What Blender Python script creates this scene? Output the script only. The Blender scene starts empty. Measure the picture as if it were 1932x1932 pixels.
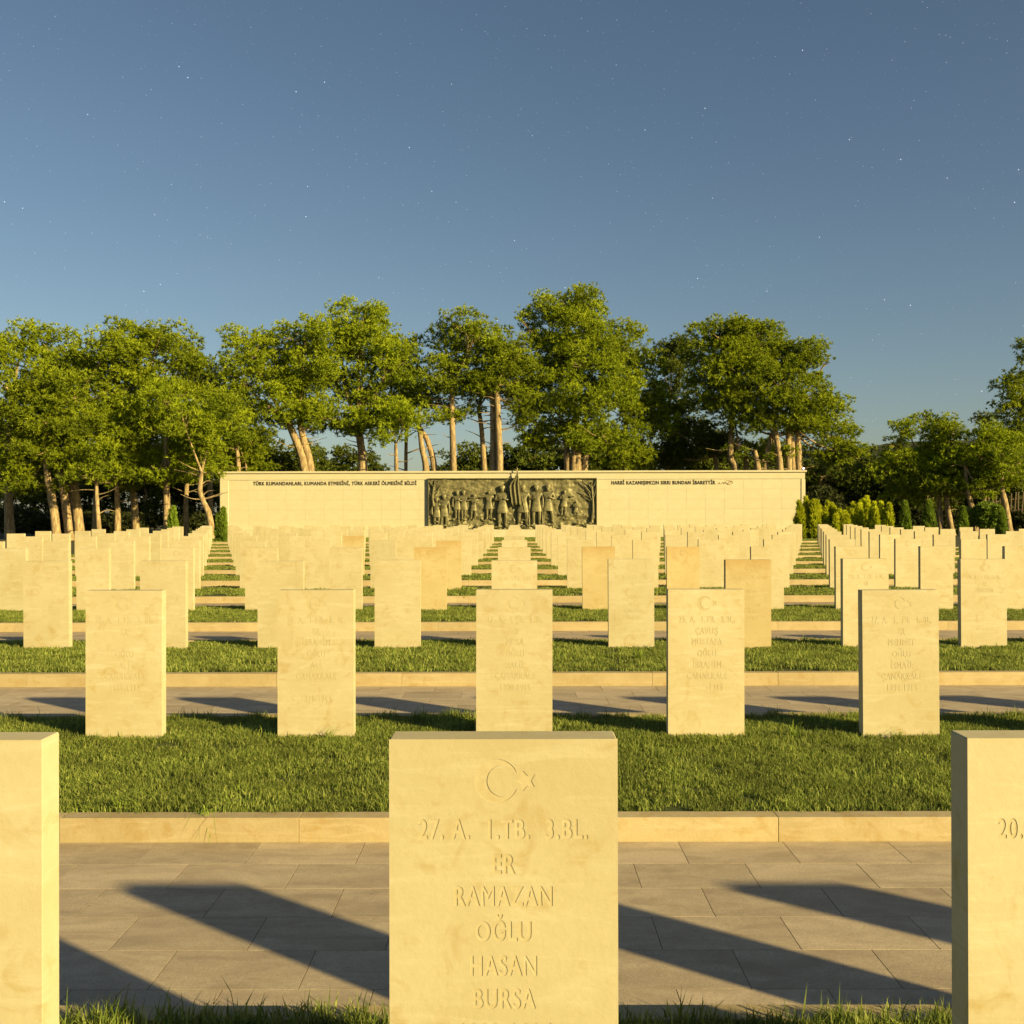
import bpy, bmesh, math, random
import numpy as np
from mathutils import Vector, Matrix, Euler, noise

S = bpy.context.scene
COL = S.collection
random.seed(7)
RNG = np.random.default_rng(7)

# ------------------------------------------------------------------ camera, sky, sun, exposure
F = 1900.0            # focal length in pixels of the 1932 px wide picture
cam_d = bpy.data.cameras.new('camera')
cam = bpy.data.objects.new('camera', cam_d); COL.objects.link(cam)
cam_d.sensor_width = 36.0
cam_d.lens = 36.0 * F / 1932.0
cam_d.clip_start = 0.05; cam_d.clip_end = 6000
CAMZ = 1.45
M = Matrix.Rotation(0.0026, 4, 'Z') @ Matrix.Rotation(math.pi/2 + 0.00316, 4, 'X') @ Matrix.Rotation(-0.0024, 4, 'Z')
cam.matrix_world = Matrix.Translation((0, 0, CAMZ)) @ M
S.camera = cam

SUN_DIR = Vector((-1.32, 1.0, -0.535)).normalized()     # direction the light travels
sun_el = math.asin(-SUN_DIR.z)
sun_d = bpy.data.lights.new('sun', 'SUN')
sun = bpy.data.objects.new('sun', sun_d); COL.objects.link(sun)
sun_d.energy = 3.6
sun_d.angle = math.radians(0.9)
sun_d.color = (1.0, 0.77, 0.35)
sun.rotation_euler = SUN_DIR.to_track_quat('-Z', 'Y').to_euler()
sun.location = (20, -20, 20)

W = bpy.data.worlds.new('World'); S.world = W; W.use_nodes = True
wn = W.node_tree.nodes; wl = W.node_tree.links
wn.clear()
w_out = wn.new('ShaderNodeOutputWorld'); w_bg = wn.new('ShaderNodeBackground')
sky = wn.new('ShaderNodeTexSky'); sky.sky_type = 'NISHITA'; sky.sun_disc = False
sky.sun_elevation = sun_el
sky.sun_rotation = math.atan2(-SUN_DIR.x, -SUN_DIR.y)    # azimuth of the lamp, clockwise from +Y
sky.altitude = 100; sky.air_density = 1.0; sky.dust_density = 1.0; sky.ozone_density = 2.0
tint = wn.new('ShaderNodeMix'); tint.data_type = 'RGBA'; tint.blend_type = 'MULTIPLY'; tint.inputs[0].default_value = 1.0
tint.inputs[7].default_value = (0.84, 0.82, 0.77, 1)
wl.new(sky.outputs[0], tint.inputs[6])
# stars: points scattered over the whole sky
tc = wn.new('ShaderNodeTexCoord')
star_sum = None
for scale, thr, gain in ((52.0, 0.032, 8.0), (125.0, 0.062, 3.2), (210.0, 0.095, 1.3)):
    vo = wn.new('ShaderNodeTexVoronoi'); vo.voronoi_dimensions = '3D'; vo.feature = 'F1'
    vo.inputs['Scale'].default_value = scale
    wl.new(tc.outputs['Generated'], vo.inputs['Vector'])
    mr = wn.new('ShaderNodeMapRange'); mr.inputs[1].default_value = thr; mr.inputs[2].default_value = thr*0.25
    mr.inputs[3].default_value = 0.0; mr.inputs[4].default_value = gain
    wl.new(vo.outputs['Distance'], mr.inputs[0])
    if star_sum is None: star_sum = mr.outputs[0]
    else:
        ad = wn.new('ShaderNodeMath'); ad.operation = 'ADD'
        wl.new(star_sum, ad.inputs[0]); wl.new(mr.outputs[0], ad.inputs[1]); star_sum = ad.outputs[0]
addc = wn.new('ShaderNodeMix'); addc.data_type = 'RGBA'; addc.blend_type = 'ADD'; addc.inputs[0].default_value = 1.0
wl.new(tint.outputs[2], addc.inputs[6]); wl.new(star_sum, addc.inputs[7])
wl.new(addc.outputs[2], w_bg.inputs[0]); w_bg.inputs[1].default_value = 0.037
wl.new(w_bg.outputs[0], w_out.inputs[0])

S.view_settings.view_transform = 'Standard'; S.view_settings.look = 'None'
S.view_settings.gamma = 1.0; S.view_settings.use_curve_mapping = False
S.view_settings.exposure = 1.6
S.render.engine = 'CYCLES'
S.cycles.max_bounces = 6; S.cycles.diffuse_bounces = 3; S.cycles.transmission_bounces = 3
S.cycles.use_denoising = True

# ------------------------------------------------------------------ helpers
def P(x, y, d):
    """point at distance d that the photograph (1932 px) shows at x, y"""
    y2 = y + (x - 966) * 0.0024
    return Vector(((x - 971) / F * d, d, CAMZ - (y2 - 972) / F * d))
def px(n, d): return n / F * d

def link(name, me, parent=None, mat=None):
    o = bpy.data.objects.new(name, me); COL.objects.link(o)
    if parent is not None: o.parent = parent
    if mat is not None and me is not None:
        if not me.materials: me.materials.append(mat)
    return o
def empty(name, loc=(0, 0, 0)):
    o = bpy.data.objects.new(name, None); COL.objects.link(o); o.location = loc
    o.empty_display_size = 0.3
    return o
def tag(o, label=None, cat=None, group=None, kind=None):
    if label: o['label'] = label
    if cat: o['category'] = cat
    if group: o['group'] = group
    if kind: o['kind'] = kind
    return o
def box_bm(bm, x0, x1, y0, y1, z0, z1, bevel=0.0):
    r = bmesh.ops.create_cube(bm, size=1.0)
    vs = r['verts']
    for v in vs:
        v.co = Vector(((x0+x1)/2 + v.co.x*(x1-x0), (y0+y1)/2 + v.co.y*(y1-y0), (z0+z1)/2 + v.co.z*(z1-z0)))
    if bevel > 0:
        es = list({e for v in vs for e in v.link_edges})
        bmesh.ops.bevel(bm, geom=es, offset=bevel, segments=1, affect='EDGES', profile=0.5)
def box_mesh(name, *a, bevel=0.0):
    bm = bmesh.new(); box_bm(bm, *a, bevel=bevel)
    me = bpy.data.meshes.new(name); bm.to_mesh(me); bm.free(); return me
def bm_mesh(name, bm, smooth=False):
    me = bpy.data.meshes.new(name); bm.to_mesh(me); bm.free()
    if smooth: me.polygons.foreach_set('use_smooth', [True]*len(me.polygons))
    return me
def np_mesh(name, verts, tris, tint=None, extra=None, smooth=False):
    me = bpy.data.meshes.new(name)
    verts = np.asarray(verts, np.float32); tris = np.asarray(tris, np.int32)
    n = len(tris); k = tris.shape[1]
    me.vertices.add(len(verts)); me.vertices.foreach_set('co', verts.ravel())
    me.loops.add(n*k); me.loops.foreach_set('vertex_index', tris.ravel())
    me.polygons.add(n)
    me.polygons.foreach_set('loop_start', np.arange(0, n*k, k, dtype=np.int32))
    me.polygons.foreach_set('use_smooth', np.full(n, smooth))
    if tint is not None:
        a = me.attributes.new('tint', 'FLOAT', 'POINT'); a.data.foreach_set('value', np.asarray(tint, np.float32))
    if extra is not None:
        a = me.attributes.new('tid', 'INT', 'FACE'); a.data.foreach_set('value', np.asarray(extra, np.int32))
    me.update(calc_edges=True)
    return me
def grid_mesh(name, x0, x1, y0, y1, z):
    return np_mesh(name, [(x0, y0, z), (x1, y0, z), (x1, y1, z), (x0, y1, z)], [(0, 1, 2, 3)])
class Tubes:
    def __init__(s): s.v = []; s.f = []; s.n = 0
    def add(s, pts, rad, seg=7, wob=0.0):
        pts = [Vector(p) for p in pts]
        rings = []
        for i, p in enumerate(pts):
            if i == 0: t = pts[1]-pts[0]
            elif i == len(pts)-1: t = pts[-1]-pts[-2]
            else: t = pts[i+1]-pts[i-1]
            t.normalize()
            a = Vector((0, 1, 0)) if abs(t.y) < 0.8 else Vector((1, 0, 0))
            u = t.cross(a).normalized(); w = t.cross(u)
            r = rad[i] if isinstance(rad, (list, tuple)) else rad
            ring = []
            for k in range(seg):
                an = 2*math.pi*k/seg; rr = r*(1+random.uniform(-wob, wob))
                s.v.append(tuple(p + (u*math.cos(an)+w*math.sin(an))*rr)); ring.append(s.n); s.n += 1
            rings.append(ring)
        for a, b in zip(rings, rings[1:]):
            for k in range(seg):
                s.f.append((a[k], a[(k+1) % seg], b[(k+1) % seg], b[k]))
        for ring, rev in ((rings[0], True), (rings[-1], False)):
            s.v.append(tuple(sum((Vector(s.v[i]) for i in ring), Vector())/seg)); c = s.n; s.n += 1
            for k in range(seg):
                q = (ring[k], c, c, ring[(k+1) % seg])
                s.f.append((ring[k], c, ring[(k+1) % seg]) if not rev else (ring[(k+1) % seg], c, ring[k]))
    def mesh(s, name, smooth=True):
        me = bpy.data.meshes.new(name); me.from_pydata(s.v, [], s.f)
        me.polygons.foreach_set('use_smooth', [smooth]*len(me.polygons)); me.update(); return me
def smooth_path(pts, n=4):
    """Catmull-Rom through pts"""
    pts = [Vector(p) for p in pts]; q = [pts[0]*2-pts[1]] + pts + [pts[-1]*2-pts[-2]]; out = []
    for i in range(1, len(q)-2):
        for k in range(n):
            t = k/n; a, b, c, d = q[i-1], q[i], q[i+1], q[i+2]
            out.append(0.5*((2*b)+(c-a)*t+(2*a-5*b+4*c-d)*t*t+(3*b-a-3*c+d)*t**3))
    out.append(pts[-1]); return out

# ------------------------------------------------------------------ materials
def new_mat(name):
    m = bpy.data.materials.new(name); m.use_nodes = True
    nt = m.node_tree; b = nt.nodes['Principled BSDF']
    return m, nt.nodes, nt.links, b
def N(nodes, t, **kw):
    n = nodes.new(t)
    for k, v in kw.items(): setattr(n, k, v)
    return n
def noise_tex(nodes, links, vec, scale, detail=4, rough=0.55, dist=0.0):
    n = nodes.new('ShaderNodeTexNoise'); n.inputs['Scale'].default_value = scale
    n.inputs['Detail'].default_value = detail; n.inputs['Roughness'].default_value = rough
    n.inputs['Distortion'].default_value = dist
    if vec is not None: links.new(vec, n.inputs['Vector'])
    return n.outputs['Fac']
def maprange(nodes, links, src, a, b, c=0.0, d=1.0):
    n = nodes.new('ShaderNodeMapRange')
    for i, v in zip((1, 2, 3, 4), (a, b, c, d)): n.inputs[i].default_value = v
    links.new(src, n.inputs[0]); return n.outputs[0]
def mixc(nodes, links, fac, a, b, mode='MIX'):
    n = nodes.new('ShaderNodeMix'); n.data_type = 'RGBA'; n.blend_type = mode
    if isinstance(fac, float): n.inputs[0].default_value = fac
    else: links.new(fac, n.inputs[0])
    for i, v in ((6, a), (7, b)):
        if isinstance(v, tuple): n.inputs[i].default_value = (*v, 1)
        else: links.new(v, n.inputs[i])
    return n.outputs[2]
def math_n(nodes, links, op, a, b):
    n = nodes.new('ShaderNodeMath'); n.operation = op
    for i, v in ((0, a), (1, b)):
        if isinstance(v, (int, float)): n.inputs[i].default_value = v
        else: links.new(v, n.inputs[i])
    return n.outputs[0]
def bump(nodes, links, b, h, strength=0.3, dist=0.01):
    n = nodes.new('ShaderNodeBump'); n.inputs['Strength'].default_value = strength; n.inputs['Distance'].default_value = dist
    links.new(h, n.inputs['Height']); links.new(n.outputs[0], b.inputs['Normal'])
def rand_vec(nodes, links, amount=13.0):
    """object-space position shifted per object so that no two pieces share their grain"""
    tcn = nodes.new('ShaderNodeTexCoord'); oi = nodes.new('ShaderNodeObjectInfo')
    mu = nodes.new('ShaderNodeVectorMath'); mu.operation = 'MULTIPLY_ADD'
    cx = nodes.new('ShaderNodeCombineXYZ')
    m1 = math_n(nodes, links, 'MULTIPLY', oi.outputs['Random'], amount)
    m2 = math_n(nodes, links, 'MULTIPLY', oi.outputs['Random'], amount*3.7)
    links.new(m1, cx.inputs[0]); links.new(m2, cx.inputs[2]); links.new(m1, cx.inputs[1])
    links.new(tcn.outputs['Object'], mu.inputs[0]); mu.inputs[1].default_value = (1, 1, 1); links.new(cx.outputs[0], mu.inputs[2])
    return mu.outputs[0], oi.outputs['Random'], tcn.outputs['Object']

def stone_material(name, base, dark, stain_top=0.0, sat=1.0, grain=1.0, vary=0.14, blotch=1.0):
    m, n, l, b = new_mat(name)
    v, rnd, obj = rand_vec(n, l)
    big = noise_tex(n, l, v, 2.2, 5, 0.6, 0.4)
    col = mixc(n, l, maprange(n, l, big, 0.35, 0.7), base, dark)
    fine = noise_tex(n, l, v, 38, 6, 0.7)
    col = mixc(n, l, maprange(n, l, fine, 0.3, 0.75, 0.0, 0.35), col, (base[0]*0.82, base[1]*0.78, base[2]*0.7))
    # soft ochre blotches
    bl = noise_tex(n, l, v, 7.5, 4, 0.65, 1.2)
    col = mixc(n, l, maprange(n, l, bl, 0.54, 0.78, 0.0, 0.62*blotch), col, (base[0]*0.76, base[1]*0.62, base[2]*0.36))
    # bedding of the limestone: wide, nearly level veins
    mp = n.new('ShaderNodeMapping'); mp.inputs['Scale'].default_value = (1.2, 1.2, 9.0); l.new(v, mp.inputs[0])
    vein = noise_tex(n, l, mp.outputs[0], 2.0, 5, 0.6, 1.5)
    col = mixc(n, l, maprange(n, l, vein, 0.52, 0.72, 0.0, 0.30*blotch), col, (base[0]*1.16, base[1]*1.2, base[2]*1.35))
    if stain_top > 0:
        sx = n.new('ShaderNodeSeparateXYZ'); l.new(obj, sx.inputs[0])
        st = noise_tex(n, l, v, 9, 6, 0.75, 1.0)
        h = math_n(n, l, 'ADD', maprange(n, l, sx.outputs[2], 0.66, 0.97, 0.0, 0.9), maprange(n, l, st, 0.3, 0.7, -0.5, 0.35))
        h2 = maprange(n, l, h, 0.15, 0.9, 0.0, stain_top)
        col = mixc(n, l, h2, col, (0.36, 0.22, 0.055))
    hs = n.new('ShaderNodeHueSaturation'); hs.inputs['Saturation'].default_value = sat
    l.new(maprange(n, l, rnd, 0, 1, 1.03-vary, 1.03), hs.inputs['Value']); l.new(col, hs.inputs['Color'])
    l.new(hs.outputs[0], b.inputs['Base Color'])
    b.inputs['Roughness'].default_value = 0.72; b.inputs['Specular IOR Level'].default_value = 0.3
    bump(n, l, b, fine, 0.25*grain, 0.004)
    return m
M_STONE = stone_material('cream_limestone', (0.455, 0.415, 0.265), (0.395, 0.345, 0.195), blotch=1.35, vary=0.10)
M_STAINED = stone_material('rust_stained_limestone', (0.46, 0.39, 0.21), (0.40, 0.325, 0.155), stain_top=0.5)
M_KERB = stone_material('kerb_limestone', (0.42, 0.35, 0.20), (0.33, 0.26, 0.13), grain=2.0, blotch=1.5)
M_WALL = stone_material('wall_limestone', (0.46, 0.435, 0.30), (0.435, 0.40, 0.26), vary=0.035, blotch=0.4)
M_CUT = stone_material('carved_limestone', (0.430, 0.385, 0.235), (0.385, 0.33, 0.18), vary=0.02)

def paving_material(name, bricks):
    m, n, l, b = new_mat(name)
    v, rnd, obj = rand_vec(n, l)
    if bricks:
        g = n.new('ShaderNodeNewGeometry'); v = g.outputs['Position']
    mp = n.new('ShaderNodeMapping'); mp.inputs['Scale'].default_value = (1.0, 2.6, 1.0); mp.inputs['Rotation'].default_value = (0, 0, 0.25); l.new(v, mp.inputs[0])
    big = noise_tex(n, l, mp.outputs[0], 2.6, 6, 0.62, 0.8)
    col = mixc(n, l, maprange(n, l, big, 0.36, 0.68), (0.50, 0.42, 0.30), (0.31, 0.25, 0.175))
    fine = noise_tex(n, l, v, 120, 3, 0.7)
    col = mixc(n, l, maprange(n, l, fine, 0.3, 0.7, 0.0, 0.65), col, (0.25, 0.205, 0.145))
    mid = noise_tex(n, l, v, 18, 5, 0.7, 0.5)
    col = mixc(n, l, maprange(n, l, mid, 0.5, 0.8, 0.0, 0.35), col, (0.52, 0.44, 0.31))
    if bricks:
        br = n.new('ShaderNodeTexBrick'); br.offset = 0.5
        br.inputs['Scale'].default_value = 1.0; br.inputs['Brick Width'].default_value = 0.5; br.inputs['Row Height'].default_value = 0.3
        br.inputs['Mortar Size'].default_value = 0.004
        br.inputs['Color1'].default_value = (0.86, 0.86, 0.86, 1); br.inputs['Color2'].default_value = (1.04, 1.02, 1.0, 1); br.inputs['Mortar'].default_value = (0.45, 0.42, 0.4, 1)
        l.new(v, br.inputs['Vector'])
        col = mixc(n, l, 1.0, col, br.outputs['Color'], 'MULTIPLY')
        l.new(col, b.inputs['Base Color'])
    else:
        hs = n.new('ShaderNodeHueSaturation'); l.new(maprange(n, l, rnd, 0, 1, 0.90, 1.08), hs.inputs['Value']); l.new(col, hs.inputs['Color'])
        l.new(hs.outputs[0], b.inputs['Base Color'])
    b.inputs['Roughness'].default_value = 0.7; b.inputs['Specular IOR Level'].default_value = 0.25
    bump(n, l, b, fine, 0.35, 0.003)
    return m
M_SLAB = paving_material('paving_stone', False)
M_PATH = paving_material('paving_far', True)

def simple(name, c1, c2, scale, rough=0.9, bumpd=0.0, metal=0.0, detail=6):
    m, n, l, b = new_mat(name)
    g = n.new('ShaderNodeNewGeometry')
    f = noise_tex(n, l, g.outputs['Position'], scale, detail, 0.65)
    l.new(mixc(n, l, maprange(n, l, f, 0.3, 0.7), c1, c2), b.inputs['Base Color'])
    b.inputs['Roughness'].default_value = rough; b.inputs['Metallic'].default_value = metal
    b.inputs['Specular IOR Level'].default_value = 0.25
    if bumpd: bump(n, l, b, f, 0.6, bumpd)
    return m
M_SOIL = simple('turf_soil', (0.040, 0.060, 0.012), (0.07, 0.08, 0.022), 30, 1.0, 0.01)
M_GROUND = simple('rough_ground', (0.045, 0.055, 0.018), (0.075, 0.065, 0.03), 1.2, 1.0, 0.03)
M_JOINT = simple('joint_mortar', (0.05, 0.04, 0.03), (0.035, 0.03, 0.02), 40, 1.0)
M_LETTER = simple('black_letter_paint', (0.02, 0.017, 0.014), (0.03, 0.025, 0.02), 10, 0.6)
M_GREY_LETTER = simple('worn_signature_paint', (0.30, 0.24, 0.15), (0.36, 0.29, 0.18), 10, 0.6)
M_BRONZE = simple('weathered_bronze', (0.085, 0.080, 0.042), (0.24, 0.22, 0.10), 3.5, 0.5, 0.01, 0.25)
M_BRONZE2 = simple('dark_bronze', (0.065, 0.062, 0.034), (0.19, 0.175, 0.08), 6, 0.45, 0.006, 0.3)
M_HILL = simple('wooded_hill', (0.014, 0.022, 0.009), (0.035, 0.045, 0.016), 0.09, 1.0, 2.0)
M_METAL = simple('lamp_metal', (0.15, 0.15, 0.15), (0.2, 0.2, 0.2), 10, 0.5, 0, 0.8)
M_OLDWOOD = simple('grey_fence_wood', (0.07, 0.055, 0.035), (0.11, 0.085, 0.05), 6, 0.9)

def bark_material(name, c1, c2):
    m, n, l, b = new_mat(name)
    t = n.new('ShaderNodeTexCoord'); mp = n.new('ShaderNodeMapping'); mp.inputs['Scale'].default_value = (5, 5, 1.2)
    l.new(t.outputs['Object'], mp.inputs[0])
    f = noise_tex(n, l, mp.outputs[0], 2.2, 6, 0.75, 0.6)
    vo = n.new('ShaderNodeTexVoronoi'); vo.inputs['Scale'].default_value = 1.6; l.new(mp.outputs[0], vo.inputs['Vector'])
    c = mixc(n, l, maprange(n, l, f, 0.32, 0.65), c1, c2)
    c = mixc(n, l, maprange(n, l, vo.outputs['Distance'], 0.35, 0.6, 0.0, 0.5), c, (c1[0]*0.5, c1[1]*0.5, c1[2]*0.5))
    l.new(c, b.inputs['Base Color']); b.inputs['Roughness'].default_value = 0.95
    bump(n, l, b, f, 0.8, 0.05)
    return m
M_BARK = bark_material('pine_bark', (0.20, 0.14, 0.065), (0.48, 0.37, 0.19))

def leaf_material(name, lo, hi, trans=0.3, vary=0.25):
    m, n, l, b = new_mat(name)
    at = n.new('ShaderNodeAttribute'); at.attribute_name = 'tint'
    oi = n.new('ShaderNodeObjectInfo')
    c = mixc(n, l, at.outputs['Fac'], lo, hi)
    g = n.new('ShaderNodeNewGeometry')
    f = noise_tex(n, l, g.outputs['Position'], 2.6 if 'grass' in name else 0.7, 5, 0.7)
    hs = n.new('ShaderNodeHueSaturation'); l.new(math_n(n, l, 'MULTIPLY', maprange(n, l, f, 0.3, 0.7, 1-vary, 1+vary), maprange(n, l, oi.outputs['Random'], 0, 1, 0.80, 1.12) if 'grass' not in name else 1.0), hs.inputs['Value'])
    l.new(c, hs.inputs['Color'])
    l.new(hs.outputs[0], b.inputs['Base Color']); b.inputs['Roughness'].default_value = 0.65
    b.inputs['Specular IOR Level'].default_value = 0.2
    tr = n.new('ShaderNodeBsdfTranslucent'); l.new(hs.outputs[0], tr.inputs[0])
    mx = n.new('ShaderNodeMixShader'); mx.inputs[0].default_value = trans
    l.new(b.outputs[0], mx.inputs[1]); l.new(tr.outputs[0], mx.inputs[2])
    l.new(mx.outputs[0], n['Material Output'].inputs[0])
    return m
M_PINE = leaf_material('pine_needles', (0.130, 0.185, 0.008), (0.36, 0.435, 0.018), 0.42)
M_PINE_SHADED = leaf_material('dark_shaded_pine_needles', (0.055, 0.080, 0.010), (0.135, 0.170, 0.016))  # darker needle copy: shade of the trees farther back put into the colour
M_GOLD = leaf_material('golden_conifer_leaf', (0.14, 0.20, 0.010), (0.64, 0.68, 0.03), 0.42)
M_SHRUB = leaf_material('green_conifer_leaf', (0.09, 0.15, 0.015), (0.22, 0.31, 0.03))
M_BUSH = leaf_material('dark_bush_leaf', (0.025, 0.036, 0.012), (0.08, 0.095, 0.025))
M_GRASS = leaf_material('lawn_grass', (0.080, 0.130, 0.014), (0.400, 0.440, 0.110), 0.42, 0.42)
M_WEED = leaf_material('weed_leaf', (0.16, 0.25, 0.03), (0.30, 0.38, 0.06), 0.35, 0.1)

# ------------------------------------------------------------------ the setting
SP = F * 0.00232      # row spacing (4.41 m)
XL, XR = -16.6, 18.6
PZ = -0.117
YW = 66.0             # front of the wall's plinth
tag(link('ground', grid_mesh('ground', -2500, 2500, -60, 5000, -0.145), mat=M_GROUND), kind='structure')

# far wooded hill on the right
def hill(name, cx, cy, sx, sy, h, seed):
    nx, ny = 140, 40
    X, Y = np.meshgrid(np.linspace(-1, 1, nx), np.linspace(-1, 1, ny))
    Z = np.zeros_like(X)
    for j in range(ny):
        for i in range(nx):
            x, y = X[j, i], Y[j, i]
            e = max(0.0, 1 - x*x) * max(0.0, 1 - y*y)
            nz = noise.fractal(Vector((x*3+seed, y*3, 0)), 0.8, 2.1, 4)
            nf = noise.noise(Vector((x*55+seed, y*16, 3)))
            Z[j, i] = h*(e**0.6)*(1+0.10*nz) + (nf*2.2 if e > 0 else 0)
    V = np.stack([cx+X*sx, cy+Y*sy, Z-0.4], -1).reshape(-1, 3)
    idx = np.arange(nx*ny).reshape(ny, nx)
    q = np.stack([idx[:-1, :-1], idx[:-1, 1:], idx[1:, 1:], idx[1:, :-1]], -1).reshape(-1, 4)
    return link(name, np_mesh(name, V, q), mat=M_HILL)
tag(hill('hill', 380, 760, 330, 160, 54, 4.2), kind='structure')

# lawn beds, kerbs, paths
def kerb(name, y0, y1, x0, x1, pieces):
    k = empty(name, (0, y0, 0)); k['kind'] = 'structure'
    L = 1.15
    n0 = math.floor((x0-1.26)/L); n1 = math.ceil((x1-1.26)/L)
    if pieces:
        meshes = []
        for q in range(4):
            bm = bmesh.new(); box_bm(bm, 0.0008, L-0.0008, 0, y1-y0, -0.2, random.uniform(-0.001, 0.001), bevel=0.002)
            me = bm_mesh('kerb_stone', bm); me.materials.append(M_KERB); meshes.append(me)
        for i in range(n0, n1):
            o = bpy.data.objects.new('kerb_stone', meshes[(i*7) % 4]); COL.objects.link(o); o.parent = k
            o.location = (1.26+i*L, random.uniform(-0.0012, 0.0012), 0)
        link('kerb_bed', box_mesh('kerb_bed', x0, x1, 0.006, y1-y0-0.006, -0.2, -0.006), k, M_JOINT)
    else:
        link('kerb_run', box_mesh('kerb_run', 1.26+n0*L, 1.26+n1*L, 0, y1-y0, -0.2, 0, bevel=0.006), k, M_KERB)
    return k

slab_meshes = []
for q in range(6):
    bm = bmesh.new(); box_bm(bm, 0.0013, 0.4987, 0.0013, 0.2987, -0.03, random.uniform(-0.0002, 0.0006), bevel=0.0004)
    me = bm_mesh('paving_slab', bm); me.materials.append(M_SLAB); slab_meshes.append(me)
beds = []
for k in range(0, 12):
    yf = SP*(k+0.0965); yr = SP*(k+0.678)
    half = 0.52*yr + 3.0
    x0, x1 = max(XL, -half), min(XR, half)
    x0f, x1f = (XL, XR)
    pc = k <= 5
    if k > 0: kerb('kerb', yf, yf+0.10, x0 if pc else XL, x1 if pc else XR, pc)
    kerb('kerb', yr-0.09, yr, x0 if k <= 3 else XL, x1 if k <= 3 else XR, k <= 3)
    tag(link('lawn', grid_mesh('lawn', XL, XR, (yf+0.09) if k else -1.0, yr-0.085, -0.016), mat=M_SOIL), kind='structure')
    beds.append((k, (yf+0.10) if k else 1.2, yr-0.09, x0, x1))
    # path behind the bed
    p0, p1 = yr, SP*(k+1.0965)
    if k == 11: p1 = 55.4
    path = empty('path', (0, p0, 0)); path['kind'] = 'structure'
    if k <= 1:
        hx = 4.5 if k == 0 else 6.5
        link('path_bed', box_mesh('path_bed', -hx, hx, -0.0, p1-p0, -0.2, PZ-0.0009), path, M_JOINT)
        link('paving_run', grid_mesh('paving_run', XL, -hx, 0, p1-p0, PZ), path, M_PATH)
        link('paving_run', grid_mesh('paving_run', hx, XR, 0, p1-p0, PZ), path, M_PATH)
        j = 0; y = p1-p0-0.30
        # courses counted back from the far kerb, the nearest one runs under the rear kerb of the bed
        while y > -0.30:
            off = 0.0 if j % 2 else 0.25
            nx = int(2*hx/0.5)
            for i in range(nx+1):
                xx = -hx+0.03+i*0.5-off
                if xx > hx-0.2: continue
                o = bpy.data.objects.new('paving_slab', slab_meshes[random.randrange(6)]); COL.objects.link(o); o.parent = path
                yy = y
                o.location = (xx, yy, PZ)
            y -= 0.30; j += 1
    else:
        link('paving_run', grid_mesh('paving_run', XL, XR, 0, p1-p0, PZ), path, M_PATH)
kerb('kerb', 55.4, 55.5, XL-3, XR+1, False)
tag(link('lawn', grid_mesh('lawn', XL-6, XR+4, 55.49, YW+6, -0.016), mat=M_SOIL), kind='structure')

# ------------------------------------------------------------------ headstones
SW, SH, ST = 0.50, 0.96, 0.088
EV = bpy.context.evaluated_depsgraph_get
def text_curve(body, size, xs=1.0):
    c = bpy.data.curves.new('t', 'FONT'); c.body = body; c.size = size
    c.align_x = 'CENTER'; c.resolution_u = 3; c.fill_mode = 'NONE'
    c.space_character = 1.14
    return c
def star_pts(cx, cz, r, rot=0.0, inner=0.42):
    return [(cx+math.cos(rot+i*math.pi/5)*(r if i % 2 == 0 else r*inner), cz+math.sin(rot+i*math.pi/5)*(r if i % 2 == 0 else r*inner)) for i in range(10)]
def crescent_pts(cx, cz, R):
    r = R*0.72; d = R*0.30
    # intersection of outer circle (0,0,R) and inner circle (d,0,r)
    x = (d*d + R*R - r*r)/(2*d); a = math.acos(max(-1, min(1, x/R))); ai = math.atan2(math.sin(a)*R, x-d)
    out = []
    for i in range(41):
        t = a + (2*math.pi-2*a)*i/40; out.append((cx+R*math.cos(t), cz+R*math.sin(t)))
    for i in range(1, 32):
        t = (2*math.pi-ai) - (2*math.pi-2*ai)*i/32; out.append((cx+d+r*math.cos(t), cz+r*math.sin(t)))
    return out
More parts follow.
